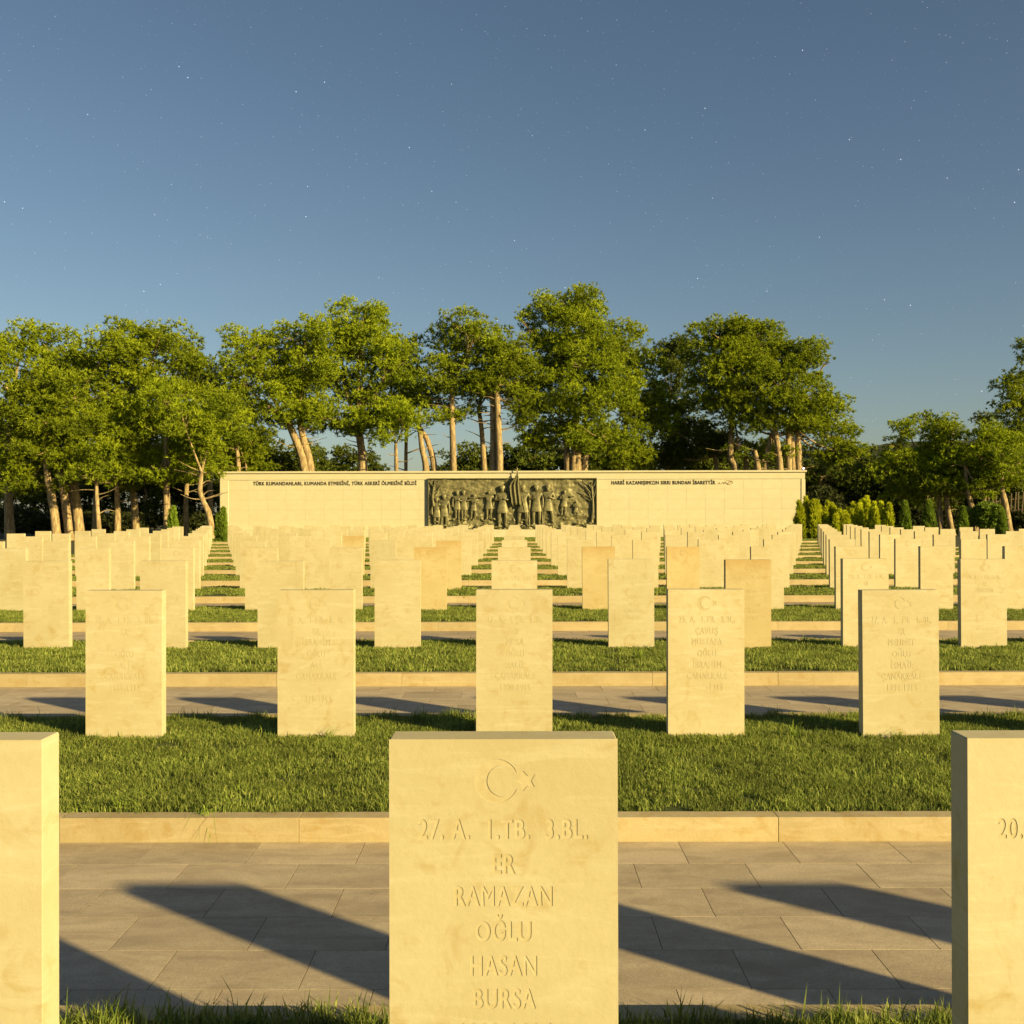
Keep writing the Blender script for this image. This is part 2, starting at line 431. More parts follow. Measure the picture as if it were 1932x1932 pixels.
def splines_from_text(body, size, xs, cx, cz, dst, fat=0.0014):
    """adds the outlines of body, centred at cx with its baseline at cz and its strokes fattened, to the 2D curve dst"""
    c = text_curve(body, size)
    o = bpy.data.objects.new('t', c); COL.objects.link(o)
    bpy.context.view_layer.update()
    oc = o.to_curve(EV(), apply_modifiers=False)
    polys = []
    for sp in oc.splines:
        bp = sp.bezier_points; n = len(bp); pts = []
        for i in range(n):
            a, b = bp[i], bp[(i+1) % n]
            p0, p1, p2, p3 = (np.array(v[:2]) for v in (a.co, a.handle_right, b.handle_left, b.co))
            ch = p3-p0; L = np.linalg.norm(ch)+1e-9
            bend = (abs(np.cross(ch, p1-p0))+abs(np.cross(ch, p2-p0)))/L
            m = 1 if bend < 0.004*size else 4
            for k in range(m):
                t = k/m; pts.append((1-t)**3*p0+3*(1-t)**2*t*p1+3*(1-t)*t*t*p2+t**3*p3)
        q = []
        for p in pts:
            p = np.array([p[0]*xs, p[1]])
            if not q or np.linalg.norm(p-q[-1]) > 0.004*size: q.append(p)
        if len(q) > 2 and np.linalg.norm(q[0]-q[-1]) < 0.004*size: q.pop()
        if len(q) > 2: polys.append(np.array(q))
    area = lambda q: 0.5*np.sum(q[:, 0]*np.roll(q[:, 1], -1)-np.roll(q[:, 0], -1)*q[:, 1])
    def inside(p, q):
        x, y = p; a = q; b = np.roll(q, -1, 0); c_ = (a[:, 1] > y) != (b[:, 1] > y)
        with np.errstate(divide='ignore', invalid='ignore'): xi = (b[:, 0]-a[:, 0])*(y-a[:, 1])/(b[:, 1]-a[:, 1])+a[:, 0]
        return int(np.sum(c_ & (x < xi))) % 2 == 1
    for qi, q in enumerate(polys):
        hole = sum(all(inside(pp, o2) for pp in q) for oi, o2 in enumerate(polys) if oi != qi) % 2 == 1
        sg = (1.0 if area(q) > 0 else -1.0)*(-1.0 if hole else 1.0)
        e = np.roll(q, -1, 0)-q; e /= (np.linalg.norm(e, axis=1, keepdims=True)+1e-9)
        nn = np.stack([e[:, 1], -e[:, 0]], 1)*sg; pn = np.roll(nn, 1, 0)
        mt = nn+pn; d = np.maximum(1+np.sum(nn*pn, 1), 0.7)[:, None]
        r = q+mt/d*fat
        s_ = dst.splines.new('POLY'); s_.points.add(len(r)-1); s_.use_cyclic_u = True
        for p, v in zip(s_.points, r): p.co = (v[0]+cx, v[1]+cz, 0, 1)
    o.to_curve_clear()
    bpy.data.objects.remove(o); bpy.data.curves.remove(c)
def split_letters(me):
    """one mesh per letter: loose pieces whose widths overlap (dots, breves, cedillas) stay together"""
    nv = len(me.vertices); par = list(range(nv))
    def find(a):
        while par[a] != a: par[a] = par[par[a]]; a = par[a]
        return a
    for e in me.edges:
        a, b = find(e.vertices[0]), find(e.vertices[1])
        if a != b: par[a] = b
    comp = {}
    for i in range(nv): comp.setdefault(find(i), []).append(i)
    iv = sorted((min(me.vertices[i].co.x for i in c), max(me.vertices[i].co.x for i in c), k) for k, c in comp.items())
    groups = []
    for a, b, k in iv:
        if groups and a < groups[-1][1]-0.35*min(b-a, groups[-1][1]-groups[-1][0]): groups[-1][1] = max(groups[-1][1], b); groups[-1][2].add(k)
        else: groups.append([a, b, {k}])
    owner = {k: gi for gi, g in enumerate(groups) for k in g[2]}
    fs = [[] for _ in groups]
    for p in me.polygons: fs[owner[find(p.vertices[0])]].append(tuple(p.vertices))
    out = []
    for f in fs:
        if not f: continue
        ids = sorted({v for q in f for v in q}); mp = {v: i for i, v in enumerate(ids)}
        m = bpy.data.meshes.new('letter'); m.from_pydata([tuple(me.vertices[i].co) for i in ids], [], [tuple(mp[v] for v in q) for q in f]); m.update(); out.append(m)
    bpy.data.meshes.remove(me); return out
def poly(dst, pts):
    s = dst.splines.new('POLY'); s.points.add(len(pts)-1); s.use_cyclic_u = True
    for p, q in zip(s.points, pts): p.co = (q[0], q[1], 0, 1)
def curve_to_mesh(c, name):
    o = bpy.data.objects.new('t', c); COL.objects.link(o)
    me = bpy.data.meshes.new_from_object(o.evaluated_get(EV())); me.name = name
    bpy.data.objects.remove(o); bpy.data.curves.remove(c)
    return me
DEPTH = 0.0013; BEV = 0.0
CAP = 0.0595          # font size whose capitals are 43 mm high
LINES_Z = [0.217, 0.293, 0.363, 0.440, 0.515, 0.587, 0.661, 0.735]
def engraving(c, lines, emblem=True):
    if emblem:
        poly(c, crescent_pts(-0.015, SH-0.091, 0.048))
        poly(c, star_pts(0.050, SH-0.091, 0.0235, rot=math.pi, inner=0.50))
    if lines:
        for txt, zt in zip(lines, LINES_Z):
            if not txt: continue
            if isinstance(txt, tuple): txt, dx = txt
            else: dx = 0.0
            splines_from_text(txt, CAP, 0.70, dx, SH-zt, c)
def stone_meshes(lines, emblem):
    """slab with carved writing (the face is a plate pierced by the letters) and the floors of the carving"""
    c = bpy.data.curves.new('face', 'CURVE'); c.dimensions = '2D'; c.fill_mode = 'BOTH'
    w = SW/2
    poly(c, [(-w, -0.12), (w, -0.12), (w, SH), (-w, SH)])
    engraving(c, lines, emblem)
    c.extrude = DEPTH/2
    me = curve_to_mesh(c, 'slab')
    bm = bmesh.new(); bm.from_mesh(me)
    # lay the plate upright: curve x -> x, curve y -> z, curve z -> -y (towards the viewer)
    th = DEPTH/2+BEV
    for v in bm.verts: v.co = Vector((v.co.x, th - v.co.z, v.co.y))
    box_bm(bm, -w+0.0006, w-0.0006, DEPTH+0.0004, ST, -0.12, SH-0.0006, bevel=0.003)
    bm.to_mesh(me); bm.free()
    me.polygons.foreach_set('use_smooth', [False]*len(me.polygons))
    parts = [('slab', me)]
    if emblem:
        c2 = bpy.data.curves.new('e', 'CURVE'); c2.dimensions = '2D'; c2.fill_mode = 'BOTH'
        engraving(c2, None, True); e = curve_to_mesh(c2, 'emblem'); lay(e); parts.append(('emblem', e))
    if lines:
        for txt, zt in zip(lines, LINES_Z):
            if not txt: continue
            c3 = bpy.data.curves.new('i', 'CURVE'); c3.dimensions = '2D'; c3.fill_mode = 'BOTH'
            dx = 0.0
            if isinstance(txt, tuple): txt, dx = txt
            splines_from_text(txt, CAP, 0.70, dx, SH-zt, c3); e = curve_to_mesh(c3, 'line'); lay(e); parts += [('letter', q) for q in split_letters(e)]
    return parts
def lay(me):
    n = len(me.vertices); a = np.empty(n*3, np.float32); me.vertices.foreach_get('co', a); a = a.reshape(-1, 3)
    b = np.stack([a[:, 0], np.full(n, DEPTH-0.0001), a[:, 1]], -1); me.vertices.foreach_set('co', b.ravel().astype(np.float32)); me.update()

TEXTS = {
 (0, 0): ['27. A.  1.TB.  3.BL.', 'ER', 'RAMAZAN', 'OĞLU', 'HASAN', 'BURSA', '1302-1917'],
 (0, 1): ['20. A.  1.TB.  2.BL.'],
 (1, -2): ['27. A.  1.TB.  3. BL.', 'ER', '', 'OĞLU', 'ALİ', 'ÇANAKKALE', '1879-1915'],
 (1, -1): ['25. A.  1.TB.  3. BL.', 'ER', 'İBRAHİM', 'OĞLU', 'ALİ', 'ÇANAKKALE', '', '1876-1915'],
 (1, 0): ['27. A.  3.TB.  4.BL.', 'ER', 'MUSA', 'OĞLU', 'HALİL', 'ÇANAKKALE', '1880-1915'],
 (1, 1): ['25. A.  1.TB.  2.BL.', 'ÇAVUŞ', 'MUSTAFA', 'OĞLU', 'İBRAHİM', 'ÇANAKKALE', ('-1915', 0.05)],
 (1, 2): ['27. A.  1. TB.  4. BL.', 'ER', 'MEHMET', 'OĞLU', 'İSMAİL', 'ÇANAKKALE', '1892-1915'],
 (2, 2): ['25. A.  1.TB.  3.BL.', 'ER', 'OSMAN', 'OĞLU', 'H. İBRAHİM', 'DENİZLİ', '1877-1915'],
 (2, 3): ['125. A.  1.TB.  1.BL.', 'ER'],
 (2, 4): ['19. A.  1.TB.  3.BL.', 'ER', 'HÜSEYİN'],
 (2, 0): ['27. A.  2.TB.  4.BL.', 'ER'],
 (2, 1): ['57. A.  3.TB.  7.BL.', 'ER', '', 'OĞLU', 'ALİ', 'DENİZLİ', '1893-1915'],
}
plain = None
bm = bmesh.new(); box_bm(bm, -SW/2, SW/2, 0, ST, -0.12, SH, bevel=0.004)
PLAIN = [('slab', bm_mesh('slab', bm))]
EMB = stone_meshes(None, True)
ORD = ['', 'first', 'second', 'third', 'fourth', 'fifth', 'sixth', 'seventh', 'eighth', 'ninth', 'tenth', 'eleventh', 'twelfth', 'thirteenth', 'fourteenth']
STAIN = {(2, 2), (3, 1), (3, 2), (3, -1), (4, -1), (5, -3)}
def column_name(c):
    if c == 0: return 'in the middle column'
    return '%s %s of middle column' % (ORD[abs(c)], 'right' if c > 0 else 'left')
STONE_LABELS = {
 (0, 0): 'large carved headstone filling the bottom middle, crescent and star above seven lines of writing',
 (0, -1): 'front headstone cut off by the left edge of the photo, its right side in view',
 (0, 1): 'front headstone cut off by the right edge of the photo, its left side in view',
 (1, -2): 'headstone with a small rust mark, leftmost whole one of the second row from the front',
 (1, 0): 'middle headstone of the second row, standing right behind the large bottom middle stone',
 (1, 2): 'headstone at the right end of the second row, darker left side showing',
 (1, -1): 'second row headstone left of the middle one, long grass at its foot',
 (1, 1): 'second row headstone right of the middle one, lone year carved at the bottom right',
}
N_ST = 0
mat_meshes = {}
for k in range(0, 12):
    y = SP*(k+0.5)
    vis = 0.51*y + 0.4
    for c in range(-12, 14):
        X = c*(1.27 if k < 2 else (1.282 if k == 2 else 1.292)) - (0.026 if k == 0 else 0.006) + {-2: -0.024, -1: -0.035, 1: -0.010}.get(c, 0)*(k == 1) + ({-1: 0.009, 1: -0.006}.get(c, 0) if k == 0 else 0)
        right_extra = 1.27*2.6 if k <= 1 else (0.5 if k < 5 else 0)
        if X < -vis or X > vis+right_extra: continue
        if (k, c) in TEXTS: parts = stone_meshes(TEXTS[(k, c)], True)
        elif k <= 5: parts = EMB
        else: parts = PLAIN
        t = empty('headstone', (X + random.uniform(-0.006, 0.006)*(k > 1), y + random.uniform(-0.008, 0.008)*(k > 0), random.uniform(-0.008, 0.006)*(k > 0)))
        t.rotation_euler = (random.gauss(0, 0.002), random.gauss(0, 0.0022), random.gauss(0, 0.006)) if k else (0, 0, 0)
        stained = (k, c) in STAIN
        lab = STONE_LABELS.get((k, c)) or '%s headstone, %s row from the front, %s' % ('rust-topped' if stained else 'cream', ORD[k+1], column_name(c))
        tag(t, lab, 'headstone', 'rows of military headstones in the cemetery')
        for nm, me in parts:
            o = bpy.data.objects.new(nm, me); COL.objects.link(o); o.parent = t
            m = M_STAINED if stained else (M_STONE if nm == 'slab' else M_CUT)
            if not me.materials: me.materials.append(m)
            o.material_slots[0].link = 'OBJECT'; o.material_slots[0].material = m
        N_ST += 1

# ------------------------------------------------------------------ memorial wall
WX0, WX1, WT = -19.45, 19.15, 4.37
PX0, PX1, PZ0, PZ1 = -5.65, 5.37, 0.54, 3.84
wall = empty('memorial_wall', (0, YW, 0))
tag(wall, 'long cream stone memorial wall with black lettering behind the last row of headstones', 'wall')
link('plinth', box_mesh('plinth', WX0-0.5, WX1+0.5, 0, 1.6, -0.2, 0.51, bevel=0.02), wall, M_WALL)
link('core', box_mesh('core', WX0+0.1, WX1-0.1, 0.38, 1.1, 0.5, WT-0.12), wall, M_WALL)
link('frieze', box_mesh('frieze', WX0+0.04, WX1-0.04, 0.30, 1.15, 3.80, WT-0.14, bevel=0.01), wall, M_WALL)
link('cornice', box_mesh('cornice', WX0-0.06, WX1+0.06, 0.20, 1.2, WT-0.14, WT, bevel=0.03), wall, M_WALL)
link('end_pier', box_mesh('end_pier', WX0+0.02, WX0+0.62, 0.29, 1.14, 0.5, 3.797, bevel=0.03), wall, M_WALL)
link('end_pier', box_mesh('end_pier', WX1-0.30, WX1-0.02, 0.29, 1.14, 0.5, 3.797, bevel=0.03), wall, M_WALL)
sx0, sx1 = WX0+0.63, WX1-0.31
ncol = 30; cw = (sx1-sx0)/ncol; ch = (3.797-0.513)/5
cl_me = []
for q in range(5):
    bm = bmesh.new(); box_bm(bm, 0.002, cw-0.002, 0, 0.06, 0.002, ch-0.002, bevel=0.002)
    for v in bm.verts: v.co.y += random.uniform(-0.001, 0.001)
    me = bm_mesh('cladding_slab', bm); me.materials.append(M_WALL); cl_me.append(me)
for r in range(5):
    for i in range(ncol):
        x = sx0+i*cw
        if x+cw > PX0+0.3 and x < PX1-0.3 and x > PX0-0.2 and x+cw < PX1+0.2: continue
        o = bpy.data.objects.new('cladding_slab', random.choice(cl_me)); COL.objects.link(o); o.parent = wall
        o.location = (x, 0.335+random.uniform(-0.003, 0.003), 0.513+r*ch)
def wall_text(body, x0, x1, z, cap):
    c = bpy.data.curves.new('l', 'CURVE'); c.dimensions = '2D'; c.fill_mode = 'BOTH'
    splines_from_text(body, cap/0.727, 1.0, 0, 0, c, fat=0.012)
    c.extrude = 0.004
    me = curve_to_mesh(c, 'lettering')
    n = len(me.vertices); a = np.empty(n*3, np.float32); me.vertices.foreach_get('co', a); a = a.reshape(-1, 3)
    mn = a[:, 0].min(); s = (x1-x0)/(a[:, 0].max()-mn)
    b = np.stack([(a[:, 0]-mn)*s+x0, 0.322-a[:, 2], a[:, 1]+z], -1).astype(np.float32)
    me.vertices.foreach_set('co', b.ravel()); me.update()
    for m in split_letters(me): link('letter', m, wall, M_LETTER)
wall_text('TÜRK KUMANDANLARI, KUMANDA ETMESİNİ, TÜRK ASKERİ ÖLMESİNİ BİLDİ', -17.24, -6.45, 3.46, 0.235)
wall_text('HARBİ KAZANIŞIMIZIN SIRRI BUNDAN İBARETTİR', 6.38, 13.22, 3.46, 0.235)
T = Tubes()
sig = [(13.40, 3.45), (13.50, 3.58), (13.55, 3.47), (13.66, 3.50), (13.74, 3.60), (13.80, 3.48), (13.90, 3.62), (13.96, 3.50), (14.06, 3.55), (14.18, 3.64), (14.26, 3.60), (14.10, 3.52), (14.02, 3.46), (14.2, 3.44), (14.36, 3.56), (14.30, 3.66), (13.95, 3.72)]
T.add(smooth_path([(x, 0.32, z) for x, z in sig], 4), 0.018, 5)
link('signature', T.mesh('signature'), wall, M_GREY_LETTER)

# small lamp on the right end of the wall's top
lp = empty('wall_lamp', (WX1-0.12, YW+0.35, WT+0.004))
tag(lp, 'tiny pinkish glowing lamp on the right end of the memorial wall top', 'lamp')
T = Tubes(); T.add([(0, 0, 0), (0, 0, 0.05)], 0.03, 8); T.add([(-0.07, 0, 0.03), (-0.09, 0, 0.12)], 0.012, 6); T.add([(0.07, 0, 0.03), (0.09, 0, 0.12)], 0.012, 6)
T.add([(-0.07, 0, 0.035), (0.07, 0, 0.035)], 0.012, 6)
link('bracket', T.mesh('bracket'), lp, M_METAL)
bm = bmesh.new(); bmesh.ops.create_uvsphere(bm, u_segments=12, v_segments=8, radius=0.06)
for v in bm.verts: v.co.z += 0.11
me = bm_mesh('bulb', bm, True)
m, n_, l_, b_ = new_mat('pink_lamp_glass'); b_.inputs['Emission Color'].default_value = (1.0, 0.62, 0.85, 1); b_.inputs['Emission Strength'].default_value = 1.5
b_.inputs['Base Color'].default_value = (0.8, 0.7, 0.75, 1)
link('bulb', me, lp, m)

# ------------------------------------------------------------------ bronze relief
rel = empty('bronze_relief', (0, YW, 0))
tag(rel, 'wide dark bronze relief of soldiers and a flag set in the middle of the wall', 'relief')
ZK = (PX1-PX0)/(1852-97)
def RX(zx): return (zx-97)*ZK + PX0
def RZ(zy): return PZ0 + (660-zy)*ZK
nx, nz = 220, 70
xs = np.linspace(PX0, PX1, nx); zs = np.linspace(PZ0, PZ1, nz); V = []
for z in zs:
    for x in xs:
        h = (z-PZ0)/(PZ1-PZ0)
        a = 0.07 + 0.16*max(0, 1-h*2.6)
        d = noise.fractal(Vector((x*1.6, z*2.4, 1.0)), 0.7, 2.2, 5)*a + 0.025*noise.noise(Vector((x*1.2, z*5, 9)))
        V.append((x, 0.28-max(-0.05, d)-0.10*max(0, 0.22-h), z))
idx = np.arange(nx*nz).reshape(nz, nx)
q = np.stack([idx[:-1, :-1], idx[:-1, 1:], idx[1:, 1:], idx[1:, :-1]], -1).reshape(-1, 4)
link('back_plate', np_mesh('back_plate', V, q, smooth=True), rel, M_BRONZE)
bm = bmesh.new()
box_bm(bm, PX0-0.04, PX1+0.04, 0.14, 0.40, PZ1, PZ1+0.05); box_bm(bm, PX0-0.04, PX1+0.04, 0.10, 0.40, PZ0-0.04, PZ0)
box_bm(bm, PX0-0.04, PX0, 0.14, 0.40, PZ0, PZ1); box_bm(bm, PX1, PX1+0.04, 0.14, 0.40, PZ0, PZ1)
link('frame', bm_mesh('frame', bm), rel, M_BRONZE2)

def skin_figure(name, joints, bones, parent, mat, y_flat=0.6, levels=1):
    """one continuous body grown around a skeleton; joints: name -> (x, y, z, r)"""
    names = list(joints); me = bpy.data.meshes.new(name)
    me.from_pydata([joints[n][:3] for n in names], [(names.index(a), names.index(b)) for a, b in bones], [])
    o = bpy.data.objects.new(name, me); COL.objects.link(o)
    sk = o.modifiers.new('s', 'SKIN'); sk.use_smooth_shade = True
    sv = me.skin_vertices[0].data
    for i, n in enumerate(names):
        r = joints[n][3]; sv[i].radius = (r, r) if not isinstance(r, tuple) else r
        sv[i].use_root = (n == 'pelvis')
    ss = o.modifiers.new('d', 'SUBSURF'); ss.levels = levels; ss.render_levels = levels
    bpy.context.view_layer.update()
    m2 = bpy.data.meshes.new_from_object(o.evaluated_get(EV())); m2.name = name
    bpy.data.objects.remove(o); bpy.data.meshes.remove(me)
    m2.polygons.foreach_set('use_smooth', [True]*len(m2.polygons)); m2.materials.append(mat)
    r = bpy.data.objects.new(name, m2); COL.objects.link(r); r.parent = parent
    return r
BONES = [('pelvis', 'waist'), ('waist', 'chest'), ('chest', 'neck'), ('neck', 'chin'), ('chin', 'head'), ('head', 'crown'),
         ('chest', 'sh_l'), ('sh_l', 'el_l'), ('el_l', 'wr_l'), ('wr_l', 'ha_l'), ('chest', 'sh_r'), ('sh_r', 'el_r'), ('el_r', 'wr_r'), ('wr_r', 'ha_r'),
         ('pelvis', 'hip_l'), ('hip_l', 'kn_l'), ('kn_l', 'an_l'), ('an_l', 'toe_l'), ('pelvis', 'hip_r'), ('hip_r', 'kn_r'), ('kn_r', 'an_r'), ('an_r', 'toe_r')]
def soldier(zx, top, foot, spread=0.10, arm_l='down', arm_r='down', rifle=False, cap=True, lean=0.0, step=0.0, crouch=False, depth=0.0):
    H = (foot-top)*ZK; x = RX(zx); z0 = RZ(foot); yb = 0.13-depth
    s = H/1.75
    def j(dx, dy, z, r): return (x+dx*s + lean*s*z/1.75, yb+dy*s, z0+z*s, r*s)
    J = {}
    if crouch:
        hp, wz, cz_, nz_, hd = 0.62, 0.85, 1.12, 1.28, 1.42
    else: hp, wz, cz_, nz_, hd = 0.93, 1.12, 1.36, 1.50, 1.63
    J['pelvis'] = j(0, 0, hp, 0.175); J['waist'] = j(0, 0, wz, 0.145); J['chest'] = j(0, 0, cz_, 0.175)
    J['neck'] = j(0, -0.01, nz_, 0.06); J['chin'] = j(0, -0.04, nz_+0.055, 0.075); J['head'] = j(0, -0.02, hd, 0.10); J['crown'] = j(0, 0, hd+0.09, 0.07)
    for sd, sgn, arm in (('l', -1, arm_l), ('r', 1, arm_r)):
        J['sh_'+sd] = j(sgn*0.22, 0, cz_+0.06, 0.078)
        if arm == 'down': e, w, h = (0.28, 0.0, cz_-0.24), (0.27, -0.06, cz_-0.50), (0.26, -0.07, cz_-0.60)
        elif arm == 'chest': e, w, h = (0.31, -0.04, cz_-0.20), (0.12, -0.17, cz_-0.14), (0.02, -0.19, cz_-0.12)
        elif arm == 'out': e, w, h = (0.42, -0.06, cz_-0.02), (0.62, -0.10, cz_+0.0), (0.70, -0.11, cz_+0.01)
        elif arm == 'up': e, w, h = (0.34, -0.08, cz_-0.10), (0.30, -0.16, cz_+0.16), (0.29, -0.17, cz_+0.25)
        for nme, q_, r in (('el_', e, 0.056), ('wr_', w, 0.042), ('ha_', h, 0.045)): J[nme+sd] = j(sgn*q_[0], q_[1], q_[2], r)
        st = step*sgn
        J['hip_'+sd] = j(sgn*0.10, 0, hp-0.10, 0.125)
        if crouch: J['kn_'+sd] = j(sgn*0.22, -0.14, 0.46, 0.085)
        else: J['kn_'+sd] = j(sgn*(spread+0.02)+st*0.4, -0.03, 0.48, 0.085)
        J['an_'+sd] = j(sgn*spread+st, 0.0, 0.10, 0.062); J['toe_'+sd] = j(sgn*(spread+0.05)+st, -0.12, 0.045, 0.052)
    f = skin_figure('figure', J, BONES, rel, M_BRONZE2)
    f.scale.y = 0.6; f.location.y = 0.4*0.26
    # coat hem, belt
    bm = bmesh.new()
    rings = []
    for zz, rr in ((wz-0.04, 0.165), (hp, 0.20), (hp-0.20, 0.245), (hp-0.30, 0.255)):
        ring = []
        for k in range(14):
            a = 2*math.pi*k/14; w = 1+0.05*math.sin(a*5+zx)
            ring.append(bm.verts.new((x+lean*s*zz/1.75+math.cos(a)*rr*1.05*w*s, yb+math.sin(a)*rr*0.75*w*s, z0+zz*s)))
        rings.append(ring)
    for a, b in zip(rings, rings[1:]):
        for k in range(14): bm.faces.new((a[k], a[(k+1) % 14], b[(k+1) % 14], b[k]))
    link('coat', bm_mesh('coat', bm, True), f, M_BRONZE)
    if cap:
        T = Tubes(); c = Vector(J['crown'][:3])
        T.add([c+Vector((0, 0, -0.06*s)), c+Vector((0, 0, 0.0)), c+Vector((0, 0, 0.055*s)), c+Vector((0, 0, 0.08*s))], [0.122*s, 0.13*s, 0.115*s, 0.06*s], 10)
        link('cap', T.mesh('cap'), f, M_BRONZE)
    if rifle:
        T = Tubes(); h = Vector(J['ha_r'][:3])
        T.add([(h.x, h.y-0.02, z0+0.02), (h.x, h.y-0.02, z0+0.45*s), (h.x, h.y-0.02, z0+1.30*s)], [0.045*s, 0.03*s, 0.016*s], 6)
        link('rifle', T.mesh('rifle'), f, M_BRONZE2)
    return f
soldier(180, 335, 648, 0.10, rifle=True)
soldier(258, 305, 652, 0.10, arm_l='chest')
soldier(395, 268, 560, 0.08, arm_r='chest')
soldier(462, 262, 565, 0.07, arm_r='out')
soldier(560, 300, 560, 0.12, arm_l='out', arm_r='chest', lean=0.10)
soldier(728, 255, 560, 0.10, arm_l='out', cap=False)
soldier(868, 215, 648, 0.13, arm_l='chest', arm_r='chest', depth=0.10)
soldier(1085, 210, 640, 0.13, arm_l='up', arm_r='down', rifle=True, step=0.06, depth=0.06)
soldier(1225, 208, 630, 0.12, arm_l='chest', rifle=True, depth=0.03)
soldier(1345, 208, 618, 0.12, arm_r='chest', step=0.10, depth=0.03)
soldier(1505, 262, 520, 0.10, arm_l='chest', arm_r='out', lean=0.12)
soldier(1640, 345, 520, 0.12, arm_l='chest', arm_r='chest', crouch=True, cap=False)
def bronze_tree(zx, base, top, sgn):
    T = Tubes(); b = Vector((RX(zx), 0.2, RZ(base)))
    m_ = Vector((RX(zx+sgn*12), 0.16, RZ((base+top)/2+30))); t = Vector((RX(zx-sgn*6), 0.17, RZ(top)))
    T.add(smooth_path([b, m_, t], 5), [0.13-0.008*i for i in range(11)], 7, 0.1)
    for i in range(11):
        a = random.uniform(0.42, 1.0); s_ = b.lerp(t, a) if a > 0.5 else m_
        e = s_+Vector((random.uniform(-0.85, 0.6)*(1 if sgn > 0 else -1), random.uniform(-0.05, 0.03), random.uniform(0.3, 0.9)))
        e.z = min(e.z, PZ1-0.06); e.x = min(max(e.x, PX0+0.05), PX1-0.05)
        T.add(smooth_path([s_, s_.lerp(e, 0.5)+Vector((0.06, 0, -0.08)), e], 3), [0.05, 0.045, 0.04, 0.035, 0.03, 0.025, 0.02], 5)
    return link('relief_tree', T.mesh('relief_tree'), rel, M_BRONZE2)
bronze_tree(1805, 600, 170, 1); bronze_tree(150, 420, 175, -1)
# rocks and scrub of the relief's foreground
T = Tubes()
for i in range(70):
    x = random.uniform(PX0+0.2, PX1-0.2); z = PZ0+random.uniform(0.03, 0.75)*random.random()
    r = random.uniform(0.05, 0.15)
    T.add([(x-r, 0.15, z), (x-r*0.3, 0.10, z+r*0.5), (x+r*0.6, 0.11, z+r*0.35), (x+r*1.2, 0.16, z)], [r*0.3, r*0.6, r*0.5, r*0.2], 6, 0.25)
o = link('relief_rocks', T.mesh('relief_rocks'), rel, M_BRONZE); o['kind'] = 'stuff'
T = Tubes(); T.add([(RX(1132), -0.02, RZ(645)), (RX(1024), -0.02, RZ(55))], [0.028, 0.024], 8)
pole = link('flagpole', T.mesh('flagpole'), rel, M_BRONZE2)
T = Tubes(); cx, cz = RX(1017), RZ(30)
T.add([(RX(1024), -0.02, RZ(57)), (RX(1021), -0.02, RZ(42))], [0.045, 0.02], 7)
T.add([(cx+0.07*math.cos(a)-0.0, -0.02, cz+0.07*math.sin(a)) for a in np.linspace(-2.6, 1.1, 9)], [0.008, 0.016, 0.022, 0.024, 0.024, 0.022, 0.018, 0.012, 0.006], 6)
mm, n_, l_, b_ = new_mat('gilded_finial'); b_.inputs['Base Color'].default_value = (0.5, 0.42, 0.2, 1); b_.inputs['Roughness'].default_value = 0.4; b_.inputs['Metallic'].default_value = 0.6
f_ = noise_tex(n_, l_, None, 20); bump(n_, l_, b_, f_, 0.1)
link('finial', T.mesh('finial'), pole, mm)
rows = [(78, 1020, 1030), (100, 1008, 1037), (135, 990, 1041), (175, 955, 1044), (215, 942, 1050), (270, 948, 1056), (330, 958, 1064), (385, 965, 1070), (412, 975, 1075)]
V = []; nf = 26
for zy, a, b in rows:
    for i in range(nf):
        t = i/(nf-1); xx = a+(b-a)*t
        fold = 0.09*math.sin(t*math.pi*5.0+zy*0.004)*min(1, (zy-70)/100)
        V.append((RX(xx), -0.02-0.05-fold*0.8, RZ(zy+10*math.sin(t*9))))
idx = np.arange(len(V)).reshape(len(rows), nf)
q = np.stack([idx[:-1, :-1], idx[1:, :-1], idx[1:, 1:], idx[:-1, 1:]], -1).reshape(-1, 4)
fl = link('flag', np_mesh('flag', V, q, smooth=True), rel, M_BRONZE2)
so = fl.modifiers.new('thickness', 'SOLIDIFY'); so.thickness = 0.025

# ------------------------------------------------------------------ foliage builders
def unit(n, rng):
    v = rng.normal(size=(n, 3)); return v/np.linalg.norm(v, axis=1, keepdims=True)
def needles(cent, rad, per, rng, width=0.075, up=0.35, tint=None, out=None):
    """tufts of thin needle sprays radiating from every centre"""
    n = len(cent); C = np.repeat(cent, per, 0); R = np.repeat(rad, per)
    d = unit(n*per, rng); d[:, 2] += up
    if out is not None: d += np.repeat(out, per, 0)*0.5
    d /= np.linalg.norm(d, axis=1, keepdims=True)
    L = R*rng.uniform(0.6, 1.12, n*per)
    s = np.cross(d, unit(n*per, rng)); s /= (np.linalg.norm(s, axis=1, keepdims=True)+1e-6)
    w = (width*rng.uniform(0.6, 1.3, n*per))[:, None]
    b = C + d*(L*0.10)[:, None]; t = C + d*L[:, None]
    V = np.stack([b+s*w*0.5, t, b-s*w*0.5], 1).reshape(-1, 3)
    F_ = np.arange(n*per*3).reshape(-1, 3)
    tn = rng.uniform(0, 1, n) if tint is None else tint
    T_ = np.repeat(np.clip(np.repeat(tn, per)+rng.normal(0, 0.12, n*per), 0, 1), 3)
    return V, F_, T_
